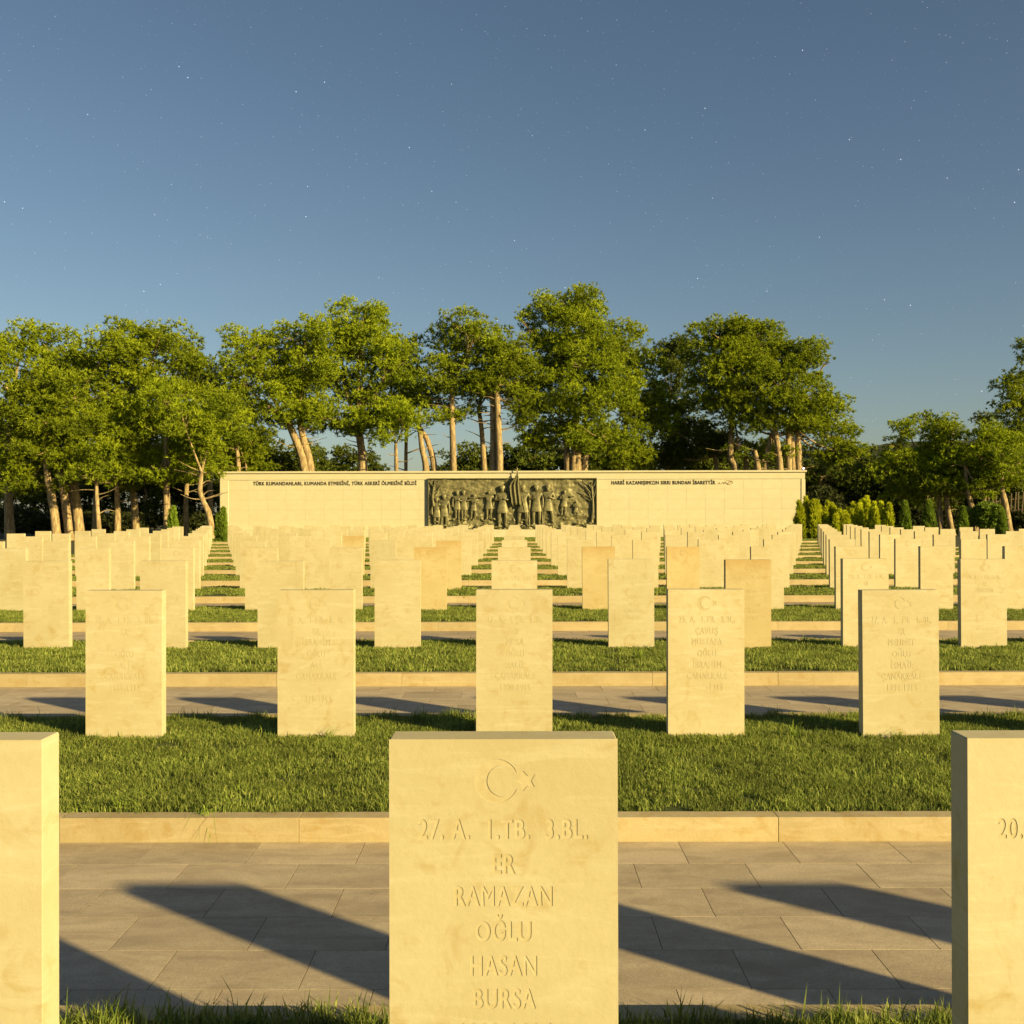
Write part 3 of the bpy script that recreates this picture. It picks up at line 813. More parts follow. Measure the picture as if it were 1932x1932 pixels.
def lobe_points(c, r, n, rng, shell=0.72):
    """points in an ellipsoid, most of them near its uneven skin; denser above than below"""
    d = unit(n, rng)
    lump = np.array([1+0.20*noise.noise(Vector(x*2.3+np.array(c)*0.7)) for x in d])
    inner = rng.uniform(0, 1, n) > shell
    rr = np.where(inner, rng.uniform(0.15, 0.8, n), rng.uniform(0.82, 1.04, n))*lump
    p = d*rr[:, None]
    p[:, 2] = np.where(p[:, 2] < -0.55, -0.55+0.25*(p[:, 2]+0.55), p[:, 2])
    return np.array(c)+p*np.array(r), d
TREES = 0
def pine(label, trunks, D, lobes, mat=M_PINE, dens=1.0, name='pine_tree', cat='pine tree', group=None, puff=0.36, thick=1.0, twigs=5, seed=1, per=11, w=0.075, fan=0.9):
    """trunks: lists of (x, y) picture points from the ground up (base given at its real ground height); lobes: (x, y, rx, ry[, depth])"""
    rng = np.random.default_rng(seed)
    rs = random.Random(seed)
    b0 = P(trunks[0][0][0], trunks[0][0][1], D); root = empty(name, (b0.x, D, -0.12))
    tag(root, label, cat, group)
    T = Tubes(); off = Vector(root.location)
    tops = []
    for ti, tp in enumerate(trunks):
        dy = rs.uniform(-1.0, 1.0)*(ti > 0)*0.5
        pts = []
        for (x, y) in tp:
            p = P(x, y, D); p.y += dy; pts.append(p)
        pts[0].z = -0.3
        sp = smooth_path(pts, 4); n = len(sp)
        r0 = thick*px(9.0, D)
        rad = [r0*(1.22 if i == 0 else 1.0)*(1-0.45*i/n) for i in range(n)]
        T.add([p-off for p in sp], rad, 9, 0.08)
        tops.append(pts[-1])
        for q in range(twigs):                          # dead snags below the crown
            p = sp[rs.randint(n//2, n-1)]; a = rs.choice((-1, 1))
            L = rs.uniform(0.7, 2.0)
            e = p+Vector((a*L, rs.uniform(-0.8, 0.8), rs.uniform(-0.15, 0.8)*L*0.6)); mid = p.lerp(e, 0.5)+Vector((0, 0, rs.uniform(-0.15, 0.2)))
            T.add([v-off for v in smooth_path([p, mid, e], 3)], [0.05, 0.045, 0.035, 0.03, 0.022, 0.016, 0.01], 4)
    PV, PF, PT, n0 = [], [], [], 0
    for li, lb in enumerate(lobes):
        x, y, rx, ry = lb[:4]; dd = lb[4] if len(lb) > 4 else rs.uniform(-1.6, 1.6)
        c = P(x, y+2, D); c.y += dd; RX_, RZ_ = px(rx*1.10, D), px(ry*1.10, D); RY_ = max(1.2, RX_*0.8)
        # limb from the nearest trunk top into the lobe
        tpt = min(tops, key=lambda t: (t-c).length)
        mid = tpt.lerp(c, 0.5)+Vector((0, 0, -0.25*abs(tpt.x-c.x)*0.4))
        r1 = thick*px(4.2, D)*rs.uniform(0.6, 1.0)
        T.add([v-off for v in smooth_path([tpt, mid, c], 3)], [r1, r1*0.9, r1*0.8, r1*0.7, r1*0.6, r1*0.5, r1*0.4], 6, 0.1)
        for q in range(4):                              # twigs reaching to the lobe's skin
            e = c+Vector((rs.uniform(-1, 1)*RX_*0.9, rs.uniform(-1, 0.6)*RY_*0.9, rs.uniform(-0.4, 0.9)*RZ_*0.8))
            T.add([v-off for v in smooth_path([mid.lerp(c, rs.uniform(0.3, 1.0)), c.lerp(e, 0.5)+Vector((0, 0, -0.1)), e], 2)], [0.05, 0.04, 0.03, 0.02, 0.012], 4)
        # sub-clumps: pines carry their needles in pads
        vol = RX_*RY_*RZ_
        area = (RX_*RZ_+RX_*RY_+RY_*RZ_)
        npad = int(max(6, 2.5*area))
        pc, pd = lobe_points(c, (RX_, RY_, RZ_), npad, rng)
        small = min(1.0, RZ_/1.1)
        for pi in range(npad):
            pr = rng.uniform(0.60, 1.25)*small
            k = max(5, int(46*dens*pr*pr))
            d = unit(k, rng); d[:, 2] = np.abs(d[:, 2])*np.where(rng.uniform(0, 1, k) < 0.28, -0.6, 1.0)
            d *= np.array([1.0, 1.0, 0.74])*pr*rng.uniform(0.45, 1.05, (k, 1))
            d += np.array([[0.10*math.sin(pi*3+q) for q in range(3)]])*pr
            cc = pc[pi]+d
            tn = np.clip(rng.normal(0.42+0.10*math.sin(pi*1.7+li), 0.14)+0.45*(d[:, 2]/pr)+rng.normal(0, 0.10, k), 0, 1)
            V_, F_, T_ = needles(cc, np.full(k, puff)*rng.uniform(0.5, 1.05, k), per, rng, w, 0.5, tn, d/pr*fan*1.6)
            PV.append(V_); PF.append(F_+n0); PT.append(T_); n0 += len(V_)
    tm = T.mesh('trunk'); link('trunk', tm, root, M_BARK)
    V = np.concatenate(PV)-np.array(off)
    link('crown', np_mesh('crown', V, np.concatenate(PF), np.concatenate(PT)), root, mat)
    return root

GP = 'pines behind the memorial wall'
GL = 'pines standing left of the memorial wall'
GR = 'pines standing right of the memorial wall'
# left of the wall
pine('tall leafy pine cut off by the left edge of the photo', [[(18, 1013), (14, 900), (22, 740)]], 72, [(40, 650, 45, 36), (-10, 690, 50, 50), (95, 668, 48, 48), (45, 735, 55, 40), (125, 720, 40, 40)], group=GL, seed=11)
pine('pine with a pair of leaning orange trunks left of the thick pale one', [[(108, 1013), (97, 940), (88, 890), (84, 800)], [(125, 1013), (116, 950), (106, 890), (100, 820)]], 66, [(38, 775, 62, 44), (85, 740, 66, 44), (28, 860, 62, 42), (90, 845, 70, 42), (55, 905, 62, 26), (120, 800, 60, 40)], group=GL, seed=12, thick=1.0)
pine('pine with a thick pale trunk and a slimmer one beside it', [[(151, 1013), (143, 950), (137, 900), (133, 830), (132, 760)], [(131, 1013), (128, 960), (129, 900), (130, 860)]], 68, [(205, 655, 50, 40), (165, 690, 50, 40), (190, 735, 62, 45), (170, 800, 68, 40), (215, 840, 48, 34), (140, 880, 60, 30), (210, 625, 24, 20)], group=GL, seed=13, thick=1.1)
pine('young pine on two thin pale stems left of the middle of the left grove', [[(178, 1013), (178, 960), (181, 910)], [(193, 1013), (188, 970), (185, 910)]], 64, [(195, 868, 46, 30), (180, 895, 40, 20), (225, 890, 34, 26)], group=GL, seed=14, thick=0.55, twigs=3)
pine('slim pine with a short dark trunk below hanging green boughs', [[(221, 1013), (221, 960), (219, 910)]], 69, [(240, 745, 48, 44), (250, 800, 52, 40), (235, 850, 50, 36), (222, 905, 36, 24)], group=GL, seed=15, thick=0.75)
pine('pine with a straight spotted trunk and a tall forked crown', [[(257, 1013), (253, 950), (248, 900), (252, 800)]], 71, [(255, 650, 40, 30), (310, 655, 48, 34), (350, 672, 34, 34), (290, 715, 50, 36), (345, 725, 36, 34), (285, 780, 46, 36)], group=GL, seed=16, thick=0.85)
pine('pine with a tall straight pale trunk behind the small cone shrub', [[(315, 1013), (314, 940), (313, 870), (313, 760)]], 67, [(325, 760, 44, 32), (310, 810, 50, 36), (300, 860, 50, 36), (345, 850, 44, 36), (320, 895, 46, 22)], group=GL, seed=17, thick=0.8, twigs=8)
pine('small pine with a greyish trunk between the cone shrub and bent pine', [[(352, 1013), (350, 960), (353, 900)]], 70, [(365, 800, 40, 40), (355, 860, 40, 34)], group=GL, seed=18, thick=0.65)
pine('pine with a strongly bent bare trunk beside the wall end', [[(401, 1010), (395, 975), (384, 948), (377, 925), (380, 890)]], 64, [(395, 790, 48, 44), (370, 845, 44, 34), (375, 888, 34, 18), (360, 800, 34, 34)], group=GL, seed=19, thick=0.75, twigs=8)
pine('pine whose low boughs brush the left end of the wall from behind', [[(452, 1010), (450, 888), (445, 820)]], 73, [(440, 800, 42, 42), (432, 850, 46, 32), (478, 838, 34, 38), (460, 885, 46, 20)], group=GL, seed=44, thick=0.6)
pine('dark low pine filling the gap between the left grove and wall', [[(398, 1010), (396, 900), (395, 800)]], 84, [(400, 715, 34, 26), (430, 745, 30, 30), (375, 730, 30, 40), (440, 700, 16, 14)], mat=M_PINE_SHADED, group=GL, seed=20, thick=0.6)
# behind the wall
pine('broad pine with a thick leaning trunk above the wall lettering', [[(582, 1008), (575, 888), (552, 815), (535, 785)], [(592, 1008), (585, 888), (570, 825), (560, 770)]], 74, [(478, 662, 42, 34), (460, 715, 32, 40), (530, 655, 50, 36), (585, 640, 42, 30), (525, 710, 60, 40), (585, 705, 50, 40), (500, 770, 60, 34), (570, 775, 52, 34)], group=GP, seed=21, thick=1.0, twigs=7)
pine('large round topped pine with a straight stout trunk, left of the relief', [[(686, 1008), (685, 888), (682, 845), (676, 808)]], 75, [(678, 605, 46, 32), (715, 632, 36, 34), (630, 640, 46, 34), (690, 660, 56, 34), (640, 700, 50, 36), (735, 695, 44, 34), (690, 735, 56, 32), (740, 745, 38, 30), (640, 790, 50, 24), (700, 800, 52, 26), (750, 782, 34, 24), (600, 790, 40, 22)], group=GP, seed=22, thick=1.15, twigs=9)
pine('thin young pine with a small hanging crown above the wall', [[(748, 1008), (748, 888), (747, 840)]], 73, [(745, 815, 30, 24), (770, 790, 26, 24)], group=GP, seed=23, thick=0.55, twigs=2)
pine('small pine beside the big round one, crown bulging to the right', [[(768, 1008), (766, 888), (768, 760)]], 78, [(772, 668, 30, 30), (765, 715, 32, 34), (775, 760, 24, 24)], group=GP, seed=24, thick=0.5)
pine('pine with a leaning curved trunk and thin crown left of relief', [[(826, 1008), (820, 888), (808, 835), (793, 808)], [(810, 1008), (805, 888), (798, 850), (790, 790)]], 76, [(795, 792, 20, 16), (800, 740, 24, 26)], group=GP, seed=25, thick=0.8, twigs=3)
pine('loose airy pine on a straight trunk over the left part of the relief', [[(858, 1008), (856, 888), (853, 770), (855, 720)]], 75, [(868, 612, 34, 24), (836, 640, 30, 24), (898, 642, 38, 24), (862, 668, 46, 26), (835, 715, 40, 30), (885, 712, 48, 32), (850, 765, 52, 30)], group=GP, seed=26, thick=0.8, twigs=9, dens=0.9)
pine('slender pine with a slanting trunk between two straight ones', [[(918, 1008), (914, 888), (909, 810), (903, 770)]], 77, [(930, 650, 30, 26), (950, 690, 34, 30), (915, 735, 36, 30)], group=GP, seed=27, thick=0.7, twigs=9)
pine('pine with a tall bare golden double trunk above the relief', [[(943, 1008), (943, 888), (940, 790), (937, 725)], [(932, 1008), (931, 888), (931, 800), (930, 740)]], 74, [(985, 650, 24, 22), (960, 672, 34, 28), (975, 715, 44, 34), (925, 715, 36, 30), (985, 765, 38, 34)], group=GP, seed=28, thick=0.95, twigs=12)
pine('tallest pine with a rounded domed top and several clustered trunks', [[(1092, 1008), (1090, 888), (1088, 800), (1080, 700)], [(1076, 1008), (1072, 888), (1068, 800)], [(1104, 1008), (1103, 888), (1112, 845), (1135, 815)], [(1084, 1008), (1083, 888), (1084, 820)]], 76, [(1072, 578, 56, 38), (1115, 615, 44, 40), (1030, 615, 34, 42), (1075, 640, 60, 42), (988, 602, 13, 9), (1003, 618, 14, 10), (1050, 690, 56, 42), (1110, 690, 58, 42), (1150, 660, 32, 36), (1040, 750, 60, 36), (1110, 760, 66, 40), (1160, 730, 40, 44), (1020, 810, 46, 32), (1090, 820, 50, 26), (1140, 830, 50, 30)], group=GP, seed=29, thick=0.95, twigs=6)
pine('dense pine leaning against the right of the domed tallest one', [[(1180, 1008), (1180, 888), (1182, 760)]], 79, [(1180, 655, 30, 34), (1212, 680, 28, 32), (1195, 735, 46, 48), (1205, 800, 50, 46), (1180, 858, 56, 28), (1240, 780, 26, 50)], group=GP, seed=30, thick=0.7)
pine('dark shaded pine in the dip right of the tallest tree', [[(1262, 1008), (1262, 888), (1262, 760)]], 84, [(1268, 680, 30, 36), (1290, 670, 26, 26), (1270, 745, 38, 44), (1290, 815, 46, 46), (1265, 868, 44, 22)], mat=M_PINE_SHADED, group=GP, seed=31, thick=0.6)
pine('broad pine with a kinked trunk right of the relief', [[(1390, 1008), (1388, 888), (1378, 862), (1382, 790), (1380, 745)]], 76, [(1350, 640, 46, 30), (1395, 650, 44, 34), (1325, 685, 40, 40), (1385, 705, 56, 38), (1330, 750, 46, 36), (1390, 760, 46, 32), (1395, 850, 22, 14)], group=GP, seed=32, thick=0.85)
pine('small pine with a pale trunk below the broad kinked one', [[(1353, 1008), (1352, 888), (1348, 860)], [(1410, 1008), (1410, 888), (1409, 850)]], 79, [(1310, 835, 44, 32), (1350, 835, 30, 26), (1280, 860, 36, 24)], mat=M_PINE_SHADED, group=GP, seed=33, thick=0.65, twigs=3)
pine('pine with a short forked trunk under the right hand crown mass', [[(1430, 1008), (1430, 888), (1424, 850)], [(1444, 1008), (1444, 888), (1456, 820)]], 75, [(1420, 800, 40, 26), (1460, 785, 40, 30), (1430, 845, 36, 18), (1468, 858, 32, 18)], group=GP, seed=34, thick=0.75, twigs=5)
pine('wide pine reaching far right over the wall end on three trunks', [[(1508, 1008), (1507, 888), (1505, 820), (1500, 760)], [(1488, 1008), (1488, 888), (1486, 800)], [(1497, 1008), (1496, 888), (1492, 790)], [(1470, 1008), (1469, 888), (1458, 800)]], 75, [(1420, 632, 42, 26), (1455, 645, 40, 32), (1430, 680, 48, 36), (1480, 690, 50, 36), (1525, 668, 32, 24), (1552, 684, 20, 11), (1440, 735, 46, 34), (1500, 745, 56, 38), (1565, 762, 30, 20), (1545, 735, 24, 20), (1545, 795, 46, 34), (1590, 822, 32, 26), (1560, 850, 46, 24), (1600, 858, 26, 20), (1510, 800, 36, 30)], group=GP, seed=35, thick=0.85, twigs=6)
# right of the wall
pine('low spreading pine under the wide one at the right wall end', [[(1548, 1013), (1548, 950), (1548, 900)]], 80, [(1555, 900, 40, 30), (1600, 905, 40, 26), (1545, 945, 30, 22)], mat=M_PINE_SHADED, group=GR, seed=36, thick=0.6)
pine('pine with a small pointed tuft on top, first right of the hill gap', [[(1712, 1013), (1708, 960), (1705, 900), (1692, 850)]], 78, [(1688, 812, 17, 18), (1680, 838, 20, 12), (1685, 880, 36, 34), (1720, 900, 44, 36), (1700, 935, 34, 18)], group=GR, seed=37, thick=0.6)
pine('pine with a ragged two lobed top in the right grove', [[(1752, 1013), (1747, 960), (1745, 880)]], 80, [(1738, 795, 20, 17), (1725, 815, 16, 12), (1758, 818, 20, 18), (1745, 850, 42, 28), (1770, 885, 44, 38), (1745, 925, 40, 18)], group=GR, seed=38, thick=0.6)
pine('pine with two reddish leaning trunks in the right grove', [[(1796, 1013), (1788, 965), (1782, 930)], [(1778, 1013), (1776, 960), (1775, 920)]], 76, [(1800, 815, 30, 24), (1810, 855, 36, 30), (1785, 910, 46, 26), (1820, 900, 34, 36)], group=GR, seed=39, thick=0.7)
pine('dark spire of a fir rising in the right grove', [[(1856, 1013), (1856, 900), (1856, 800)]], 90, [(1856, 785, 9, 16), (1850, 812, 16, 12), (1862, 835, 22, 14), (1845, 860, 26, 16)], mat=M_PINE_SHADED, group=GR, seed=40, thick=0.5, name='fir_tree', cat='fir tree')
pine('bright green pine with a leaning red trunk near the right edge', [[(1842, 1013), (1833, 960), (1824, 925), (1820, 880)]], 74, [(1835, 880, 40, 32), (1872, 850, 34, 36), (1860, 900, 44, 28), (1840, 925, 36, 14)], group=GR, seed=41, thick=0.65)
pine('very tall pine cut off by the right edge of the photo', [[(1945, 1013), (1942, 880), (1945, 720)]], 78, [(1940, 665, 20, 26), (1915, 735, 30, 24), (1945, 760, 40, 40), (1900, 765, 22, 16), (1930, 810, 40, 26)], group=GR, seed=42, thick=0.8)
pine('pine with a leaning trunk in front of the wooden fence', [[(1906, 1013), (1896, 955), (1888, 915), (1890, 860)]], 73, [(1885, 825, 32, 22), (1915, 855, 34, 30), (1885, 885, 38, 28), (1925, 900, 34, 26)], group=GR, seed=43, thick=0.75)

# darker wood beyond: trees of their own, farther, their shade put into darker needles
GB = 'shaded trees of the wood beyond'
bgs = [(-30, 800, 97, 'far left'), (60, 880, 95, 'behind the pair of leaning trunks'), (165, 885, 97, 'behind the two thin stems'), (270, 880, 95, 'behind the straight spotted trunk'), (360, 885, 98, 'behind the bent bare trunk'), (470, 850, 99, 'above the left end of the wall'),
       (650, 884, 104, 'behind the big round pine'), (890, 876, 105, 'behind the golden double trunk'), (1000, 866, 103, 'left of the clustered trunks'), (1160, 850, 100, 'right of the clustered trunks'), (1330, 860, 102, 'behind the kinked trunk'), (1450, 868, 104, 'behind the forked trunk'),
       (560, 880, 103, 'left of the big round pine'), (1560, 905, 98, 'just right of the wall end'), (1640, 890, 95, 'behind the golden shrubs'), (1720, 930, 97, 'behind the pointed tuft pine'), (1800, 925, 99, 'behind the reddish trunks'), (1885, 915, 97, 'behind the wooden fence')]
for i, (x, y, D, w_) in enumerate(bgs):
    r = 52 if i % 2 else 60
    lobs = [(x, y-6, r*0.9, 28), (x-34, y+28, r*0.8, 30), (x+36, y+32, r*0.8, 30), (x, y+20, r*0.8, 26)]
    if x < 420 or x > 1530: lobs += [(x, y+82, r, 32)]
    pine('dark shaded tree of the wood beyond, %s' % w_, [[(x, 1000), (x+4, 940), (x, y)]], D, lobs, mat=M_PINE_SHADED, dens=0.5, name='woodland_tree', cat='tree', group=GB, seed=100+i, thick=0.45, twigs=8, per=9, w=0.16, puff=0.5)

# conical and columnar conifers
def conifer(label, x, ytop, D, wpx, mat, name, cat, group, seed, plumes=1, n=900, base_y=None):
    rng = np.random.default_rng(seed)
    c = P(x, ytop, D); H = c.z+0.12; R = px(wpx, D)/2*(1.5 if plumes > 3 else 1.0)
    root = empty(name, (c.x, D, -0.12)); tag(root, label, cat, group)
    T = Tubes(); T.add([(0, 0, -0.1), (0, 0, H*0.7)], [0.05, 0.02], 6)
    link('trunk', T.mesh('trunk'), root, M_BARK)
    cs = []; rr = []; tn = []; od = []
    for p in range(plumes):
        if plumes == 1: ox, oy, h, r = 0, 0, H, R
        else:
            a = rng.uniform(0, 2*math.pi); q_ = math.sqrt(rng.uniform(0, 1))*R*0.8
            ox, oy = (0, 0) if p == 0 else (math.cos(a)*q_, math.sin(a)*q_*0.8); h = H*(1 if p == 0 else rng.uniform(0.62, 0.97)); r = R*rng.uniform(0.24, 0.36)
        m = int(n/plumes)
        t = rng.uniform(0.0, 1, m)**0.8
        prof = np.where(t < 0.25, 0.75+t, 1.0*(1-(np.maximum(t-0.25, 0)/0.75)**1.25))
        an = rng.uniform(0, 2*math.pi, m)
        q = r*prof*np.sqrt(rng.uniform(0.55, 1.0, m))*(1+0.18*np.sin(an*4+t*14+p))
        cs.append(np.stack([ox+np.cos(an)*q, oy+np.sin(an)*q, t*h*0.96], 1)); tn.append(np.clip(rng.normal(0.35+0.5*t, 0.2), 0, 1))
        od.append(np.stack([np.cos(an), np.sin(an), np.full(m, 0.9)], 1))
    cs = np.concatenate(cs)
    V, F_, T_ = needles(cs, np.full(len(cs), 0.27), 9, rng, 0.085, 1.3, np.concatenate(tn), np.concatenate(od)*1.2)
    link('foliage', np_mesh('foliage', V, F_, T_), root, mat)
    return root
GC = 'golden conifers right of the wall'
for i, (x, yt, w_, lab) in enumerate([
    (1520, 938, 34, 'golden green conifer touching the right end of the wall'),
    (1545, 955, 28, 'shorter golden conifer just right of the one at the wall'),
    (1562, 946, 26, 'bright yellow pointed conifer in the left half of the golden clump'),
    (1584, 962, 30, 'lowest golden conifer in the middle of the clump'),
    (1609, 950, 28, 'narrow bright yellow conifer right of the clump middle'),
    (1636, 938, 38, 'tallest golden conifer of the clump'),
    (1662, 948, 34, 'golden conifer at the right end of the clump')]):
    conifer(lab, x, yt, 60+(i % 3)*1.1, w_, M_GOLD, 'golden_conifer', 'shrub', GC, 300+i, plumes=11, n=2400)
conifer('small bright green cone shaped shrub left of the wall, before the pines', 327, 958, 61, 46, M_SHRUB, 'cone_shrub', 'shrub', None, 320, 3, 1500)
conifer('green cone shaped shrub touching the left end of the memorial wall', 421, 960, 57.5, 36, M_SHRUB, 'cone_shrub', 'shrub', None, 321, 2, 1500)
GY = 'slim cypresses before the right grove'
for i, (x, yt, w_, lab) in enumerate([(1707, 947, 20, 'slim pale green column cypress beside the first leaning trunk'), (1752, 945, 24, 'slim column cypress with a pointed top between two trunks'),
                                       (1816, 958, 16, 'short column cypress left of the round bush'), (1889, 966, 14, 'small narrow cypress nearest the right edge')]):
    conifer(lab, x, yt, 64, w_, M_SHRUB, 'column_cypress', 'cypress', GY, 330+i, 1, 800)
def bush(label, x, y, D, rx, ry, seed, mat=M_BUSH):
    rng = np.random.default_rng(seed); c = P(x, y, D); root = empty('bush', (c.x, D, -0.12)); tag(root, label, 'bush', 'bushes at the foot of the wood')
    pc, pd = lobe_points((0, 0, c.z+0.12), (px(rx, D), 1.4, px(ry, D)), 420, rng, 0.8)
    V, F_, T_ = needles(pc, np.full(len(pc), 0.34), 12, rng, 0.14, 0.4, None, pd)
    link('foliage', np_mesh('foliage', V, F_, T_), root, mat)
    T = Tubes()
    for a in range(4): T.add([(0, 0, -0.1), (random.uniform(-.5, .5), random.uniform(-.4, .4), c.z+0.2)], [0.05, 0.02], 5)
    link('stem', T.mesh('stem'), root, M_BARK)
bush('round dull green bush before the right grove', 1861, 975, 70, 28, 24, 341, M_SHRUB)
for i, (x, y, rx, ry, w_) in enumerate([(20, 985, 60, 26, 'under the left edge pines'), (85, 992, 40, 20, 'left of the leaning trunks'), (240, 990, 50, 22, 'behind the spotted trunk'), (365, 992, 40, 22, 'left of the bent trunk'),
                                         (1700, 985, 50, 26, 'behind the first slim cypress'), (1770, 988, 50, 24, 'behind the reddish trunks'), (1840, 985, 40, 26, 'behind the round bush'), (1915, 988, 46, 26, 'under the right edge pines'), (1620, 950, 56, 46, 'behind the golden conifers'), (160, 990, 50, 22, 'behind the thick pale trunk'), (1550, 960, 40, 40, 'at the right wall end')]):
    bush('dark bush %s' % w_, x, y, 80 if x != 1550 else 72, rx, ry, 350+i)

# old wooden fence at the right edge
fe = empty('wooden_fence', (P(1905, 960, 79).x, 79, -0.12)); tag(fe, 'old wooden paling fence among the trees at the right edge', 'fence')
pm = box_mesh('picket', -0.05, 0.05, -0.02, 0.02, 0, 1.75); pm.materials.append(M_OLDWOOD)
for i in range(13):
    o = bpy.data.objects.new('picket', pm); COL.objects.link(o); o.parent = fe
    o.location = (-1.7+i*0.30, 0.02*i, 1.15+0.05*i+random.uniform(-0.05, 0.05)); o.rotation_euler = (0, random.uniform(-0.05, 0.05)+0.06, 0)
T = Tubes(); T.add([(-1.8, 0.05, 1.5), (2.1, 0.3, 2.1)], 0.05, 6); T.add([(-1.8, 0.05, 2.4), (2.1, 0.3, 3.0)], 0.05, 6)
link('rail', T.mesh('rail'), fe, M_OLDWOOD)
T = Tubes(); T.add([(-1.75, 0.1, -0.1), (-1.75, 0.1, 2.7)], 0.08, 6); T.add([(2.0, 0.35, -0.1), (2.0, 0.35, 3.2)], 0.08, 6)
link('post', T.mesh('post'), fe, M_OLDWOOD)

# ------------------------------------------------------------------ grass
def blades(n, r, h0, h1, w, rng, lean=0.5, long_frac=0.0):
    a = rng.uniform(0, 2*math.pi, n); q = np.sqrt(rng.uniform(0, 1, n))*r
    b = np.stack([np.cos(a)*q, np.sin(a)*q, np.full(n, -0.01)], 1)
    L = rng.uniform(h0, h1, n); lg = rng.uniform(0, 1, n) < long_frac; L = np.where(lg, L*1.7, L)
    d = rng.uniform(0, 2*math.pi, n); ln = rng.uniform(0.1, 1.0, n)*lean
    dirv = np.stack([np.cos(d), np.sin(d), np.zeros(n)], 1)
    fa = rng.uniform(0, 2*math.pi, n); s = np.stack([np.cos(fa), np.sin(fa), np.zeros(n)], 1)*(w*rng.uniform(0.7, 1.25, n)/2)[:, None]
    m = b + dirv*(L*ln*0.28)[:, None] + np.stack([np.zeros(n)]*2+[L*0.58], 1)
    t = b + dirv*(L*ln)[:, None] + np.stack([np.zeros(n)]*2+[L*(1-0.25*ln)], 1)
    V = np.stack([b-s, b+s, m+s*0.85, m-s*0.85, t], 1).reshape(-1, 3)
    i = np.arange(n)*5
    F_ = np.concatenate([np.stack([i, i+1, i+2], 1), np.stack([i, i+2, i+3], 1), np.stack([i+3, i+2, i+4], 1)])
    T_ = np.repeat(rng.beta(1.0, 1.5, n), 5)
    return V, F_, T_
def tuft_mesh(name, kinds, **kw):
    rng = np.random.default_rng(kw.pop('seed')); VV, FF, TT, II, n0 = [], [], [], [], 0
    for k in range(kinds):
        V, F_, T_ = blades(rng=rng, **kw)
        VV.append(V); FF.append(F_+n0); TT.append(T_); II.append(np.full(len(F_), k)); n0 += len(V)
    return np_mesh(name, np.concatenate(VV), np.concatenate(FF), np.concatenate(TT), np.concatenate(II), smooth=False)
def grass_group(x0, x1, y0, y1, density, seed, smin, smax):
    g = bpy.data.node_groups.new('grass_scatter', 'GeometryNodeTree')
    g.interface.new_socket('Geometry', in_out='INPUT', socket_type='NodeSocketGeometry')
    g.interface.new_socket('Geometry', in_out='OUTPUT', socket_type='NodeSocketGeometry')
    n, l = g.nodes, g.links
    gi = n.new('NodeGroupInput'); go = n.new('NodeGroupOutput')
    at = n.new('GeometryNodeInputNamedAttribute'); at.data_type = 'INT'; at.inputs['Name'].default_value = 'tid'
    sp = n.new('GeometryNodeSplitToInstances'); sp.domain = 'FACE'
    l.new(gi.outputs[0], sp.inputs['Geometry']); l.new(at.outputs[0], sp.inputs['Group ID'])
    gr = n.new('GeometryNodeMeshGrid'); gr.inputs['Size X'].default_value = x1-x0; gr.inputs['Size Y'].default_value = y1-y0
    gr.inputs['Vertices X'].default_value = 2; gr.inputs['Vertices Y'].default_value = 2
    tr = n.new('GeometryNodeTransform'); tr.inputs['Translation'].default_value = ((x0+x1)/2, (y0+y1)/2, 0)
    l.new(gr.outputs[0], tr.inputs[0])
    dp = n.new('GeometryNodeDistributePointsOnFaces'); dp.inputs['Density'].default_value = density; dp.inputs['Seed'].default_value = seed
    l.new(tr.outputs[0], dp.inputs[0])
    io = n.new('GeometryNodeInstanceOnPoints'); io.inputs['Pick Instance'].default_value = True
    l.new(dp.outputs[0], io.inputs['Points']); l.new(sp.outputs['Instances'], io.inputs['Instance'])
    rr = n.new('FunctionNodeRandomValue'); rr.data_type = 'FLOAT_VECTOR'; rr.inputs[0].default_value = (-0.1, -0.1, 0); rr.inputs[1].default_value = (0.1, 0.1, 6.28)
    rr.inputs['Seed'].default_value = seed+3
    l.new(rr.outputs[0], io.inputs['Rotation'])
    no = n.new('ShaderNodeTexNoise'); no.inputs['Scale'].default_value = 1.3; no.inputs['Detail'].default_value = 3
    mr = n.new('ShaderNodeMapRange'); mr.inputs[1].default_value = 0.3; mr.inputs[2].default_value = 0.7; mr.inputs[3].default_value = smin; mr.inputs[4].default_value = smax
    l.new(no.outputs[0], mr.inputs[0]); l.new(mr.outputs[0], io.inputs['Scale'])
    l.new(io.outputs[0], go.inputs[0])
    return g
def grass(k, y0, y1, x0, x1, me, density, smin=0.75, smax=1.2):
    o = bpy.data.objects.new('grass', me); COL.objects.link(o); o['kind'] = 'stuff'
    o.location = (0, 0, -0.012)
    if not me.materials: me.materials.append(M_GRASS)
    md = o.modifiers.new('scatter', 'NODES'); md.node_group = grass_group(x0, x1, y0, y1, density, 10+k, smin, smax)
    return o
t_front = tuft_mesh('grass_tufts_long', 4, n=60, r=0.06, h0=0.035, h1=0.085, w=0.0045, seed=5, lean=0.55, long_frac=0.03)
t_near = tuft_mesh('grass_tufts_near', 5, n=80, r=0.085, h0=0.022, h1=0.052, w=0.0048, seed=6, lean=0.75, long_frac=0.02)
t_mid = tuft_mesh('grass_tufts_mid', 4, n=110, r=0.13, h0=0.025, h1=0.055, w=0.0075, seed=7, lean=0.7, long_frac=0.015)
t_far = tuft_mesh('grass_tufts_far', 4, n=150, r=0.25, h0=0.03, h1=0.06, w=0.014, seed=8, lean=0.7)
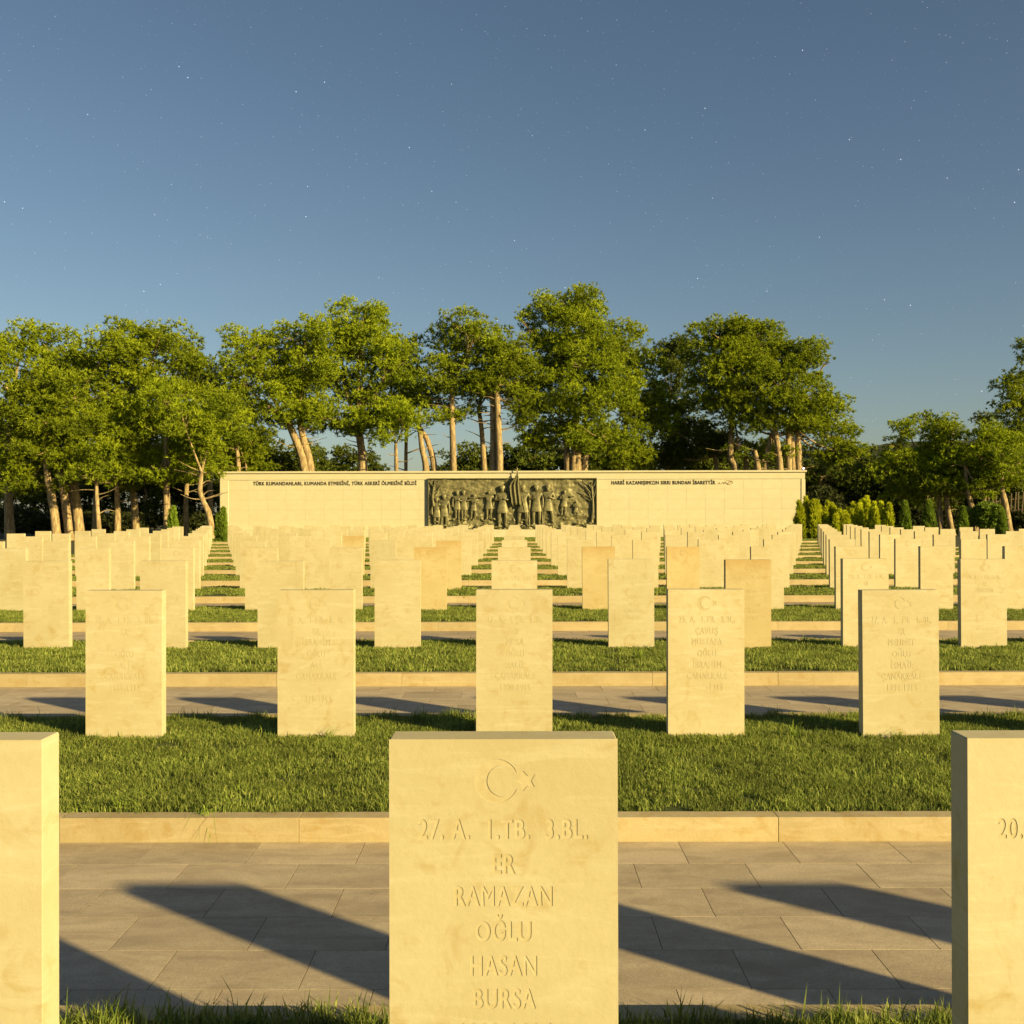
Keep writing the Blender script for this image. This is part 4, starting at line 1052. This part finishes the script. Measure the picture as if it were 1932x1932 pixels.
for k, y0, y1, x0, x1 in beds:
    if k == 0: grass(k, y0, y1-0.03, -3.2, 3.2, t_front, 190)
    elif k == 1: grass(k, y0+0.045, y1-0.05, x0, x1, t_near, 210)
    elif k <= 3: grass(k, y0+0.09, y1-0.05, x0, x1, t_mid, 80)
    else: grass(k, y0+0.15, y1-0.1, x0, x1, t_far, 16)
grass(12, 55.8, YW-0.1, XL-4, XR+3, t_far, 9)
# longer fringe at the rear edge of the near beds and round the feet of the stones
grass(20, SP*0.678-0.26, SP*0.678-0.10, -2.6, 2.6, t_front, 150, 1.0, 1.35)
grass(21, SP*1.678-0.26, SP*1.678-0.10, -6, 6, t_front, 60, 0.8, 1.2)

# single weeds and long tufts
def tuft(label, loc, n, L, w, spread, seed, name='grass_tuft', cat='grass tuft', droop=0.5, bias=(0, 0)):
    rs = random.Random(seed); V = []; F_ = []; Tn = []
    for i in range(n):
        a = rs.uniform(0, 2*math.pi); ll = L*rs.uniform(0.55, 1.1); dx = math.cos(a)*spread*ll+bias[0]*ll*rs.random(); dy = math.sin(a)*spread*ll+bias[1]*ll*rs.random()
        sv = Vector((-dy, dx, 0)).normalized() if abs(dx)+abs(dy) > 1e-4 else Vector((1, 0, 0))
        dr = droop*rs.uniform(0.6, 1.3); tn = rs.uniform(0.3, 1)
        bx, by = rs.uniform(-0.03, 0.03), rs.uniform(-0.02, 0.02); base = len(V)
        for j in range(7):
            t = j/6; p = Vector((bx+dx*t*(0.5+0.5*t), by+dy*t*(0.5+0.5*t), ll*(t-dr*t*t*1.2)*0.8)); ww = w*(1-t*0.92)/2
            V += [tuple(p-sv*ww), tuple(p+sv*ww+Vector((0, 0, 0.001)))]; Tn += [tn, tn]
        for j in range(6): F_.append((base+2*j, base+2*j+1, base+2*j+3, base+2*j+2))
    o = link(name, np_mesh(name, V, F_, Tn), None, M_WEED); o.location = loc
    return tag(o, label, cat)
KY = SP*1.0965
def bx_(x, d): return (x-971)/F*d
tuft('long loose grass tuft hanging over the kerb left of the large stone', (bx_(225, KY+0.17), KY+0.17, 0.0), 20, 0.34, 0.008, 0.55, 61, droop=0.75, bias=(-0.3, -0.35))
tuft('arching grass blades drooping over the kerb near its first joint', (bx_(385, KY+0.07), KY+0.07, 0.0), 12, 0.24, 0.007, 0.5, 62, droop=1.3, bias=(-0.1, -0.9))
tuft('low bright tuft in the lawn just behind the drooping blades', (bx_(455, KY+0.5), KY+0.5, 0.0), 12, 0.12, 0.007, 0.55, 63, droop=0.4)
tuft('long grass clump at the foot of the second row stone left of middle', (-1.27+0.06, SP*1.5-0.05, 0.0), 22, 0.12, 0.005, 0.45, 64, droop=0.3)
tuft('yellow green leafy patch in the third lawn right of the middle', (bx_(1205, SP*2.3), SP*2.3, 0.0), 26, 0.15, 0.014, 0.6, 65, droop=0.35)
tuft('pale feathery weed standing in the lawn between two second row stones', (bx_(1497, SP*1.5), SP*1.5, 0.0), 14, 0.17, 0.014, 0.35, 66, name='weed', cat='weed', droop=0.25)
tuft('thin pale grass clump at the foot of the right second row stone', (2*1.27-0.05, SP*1.5-0.05, 0.0), 20, 0.11, 0.005, 0.6, 67, droop=0.5)
print('stones', N_ST, 'tris', sum(len(m.polygons) for m in bpy.data.meshes))
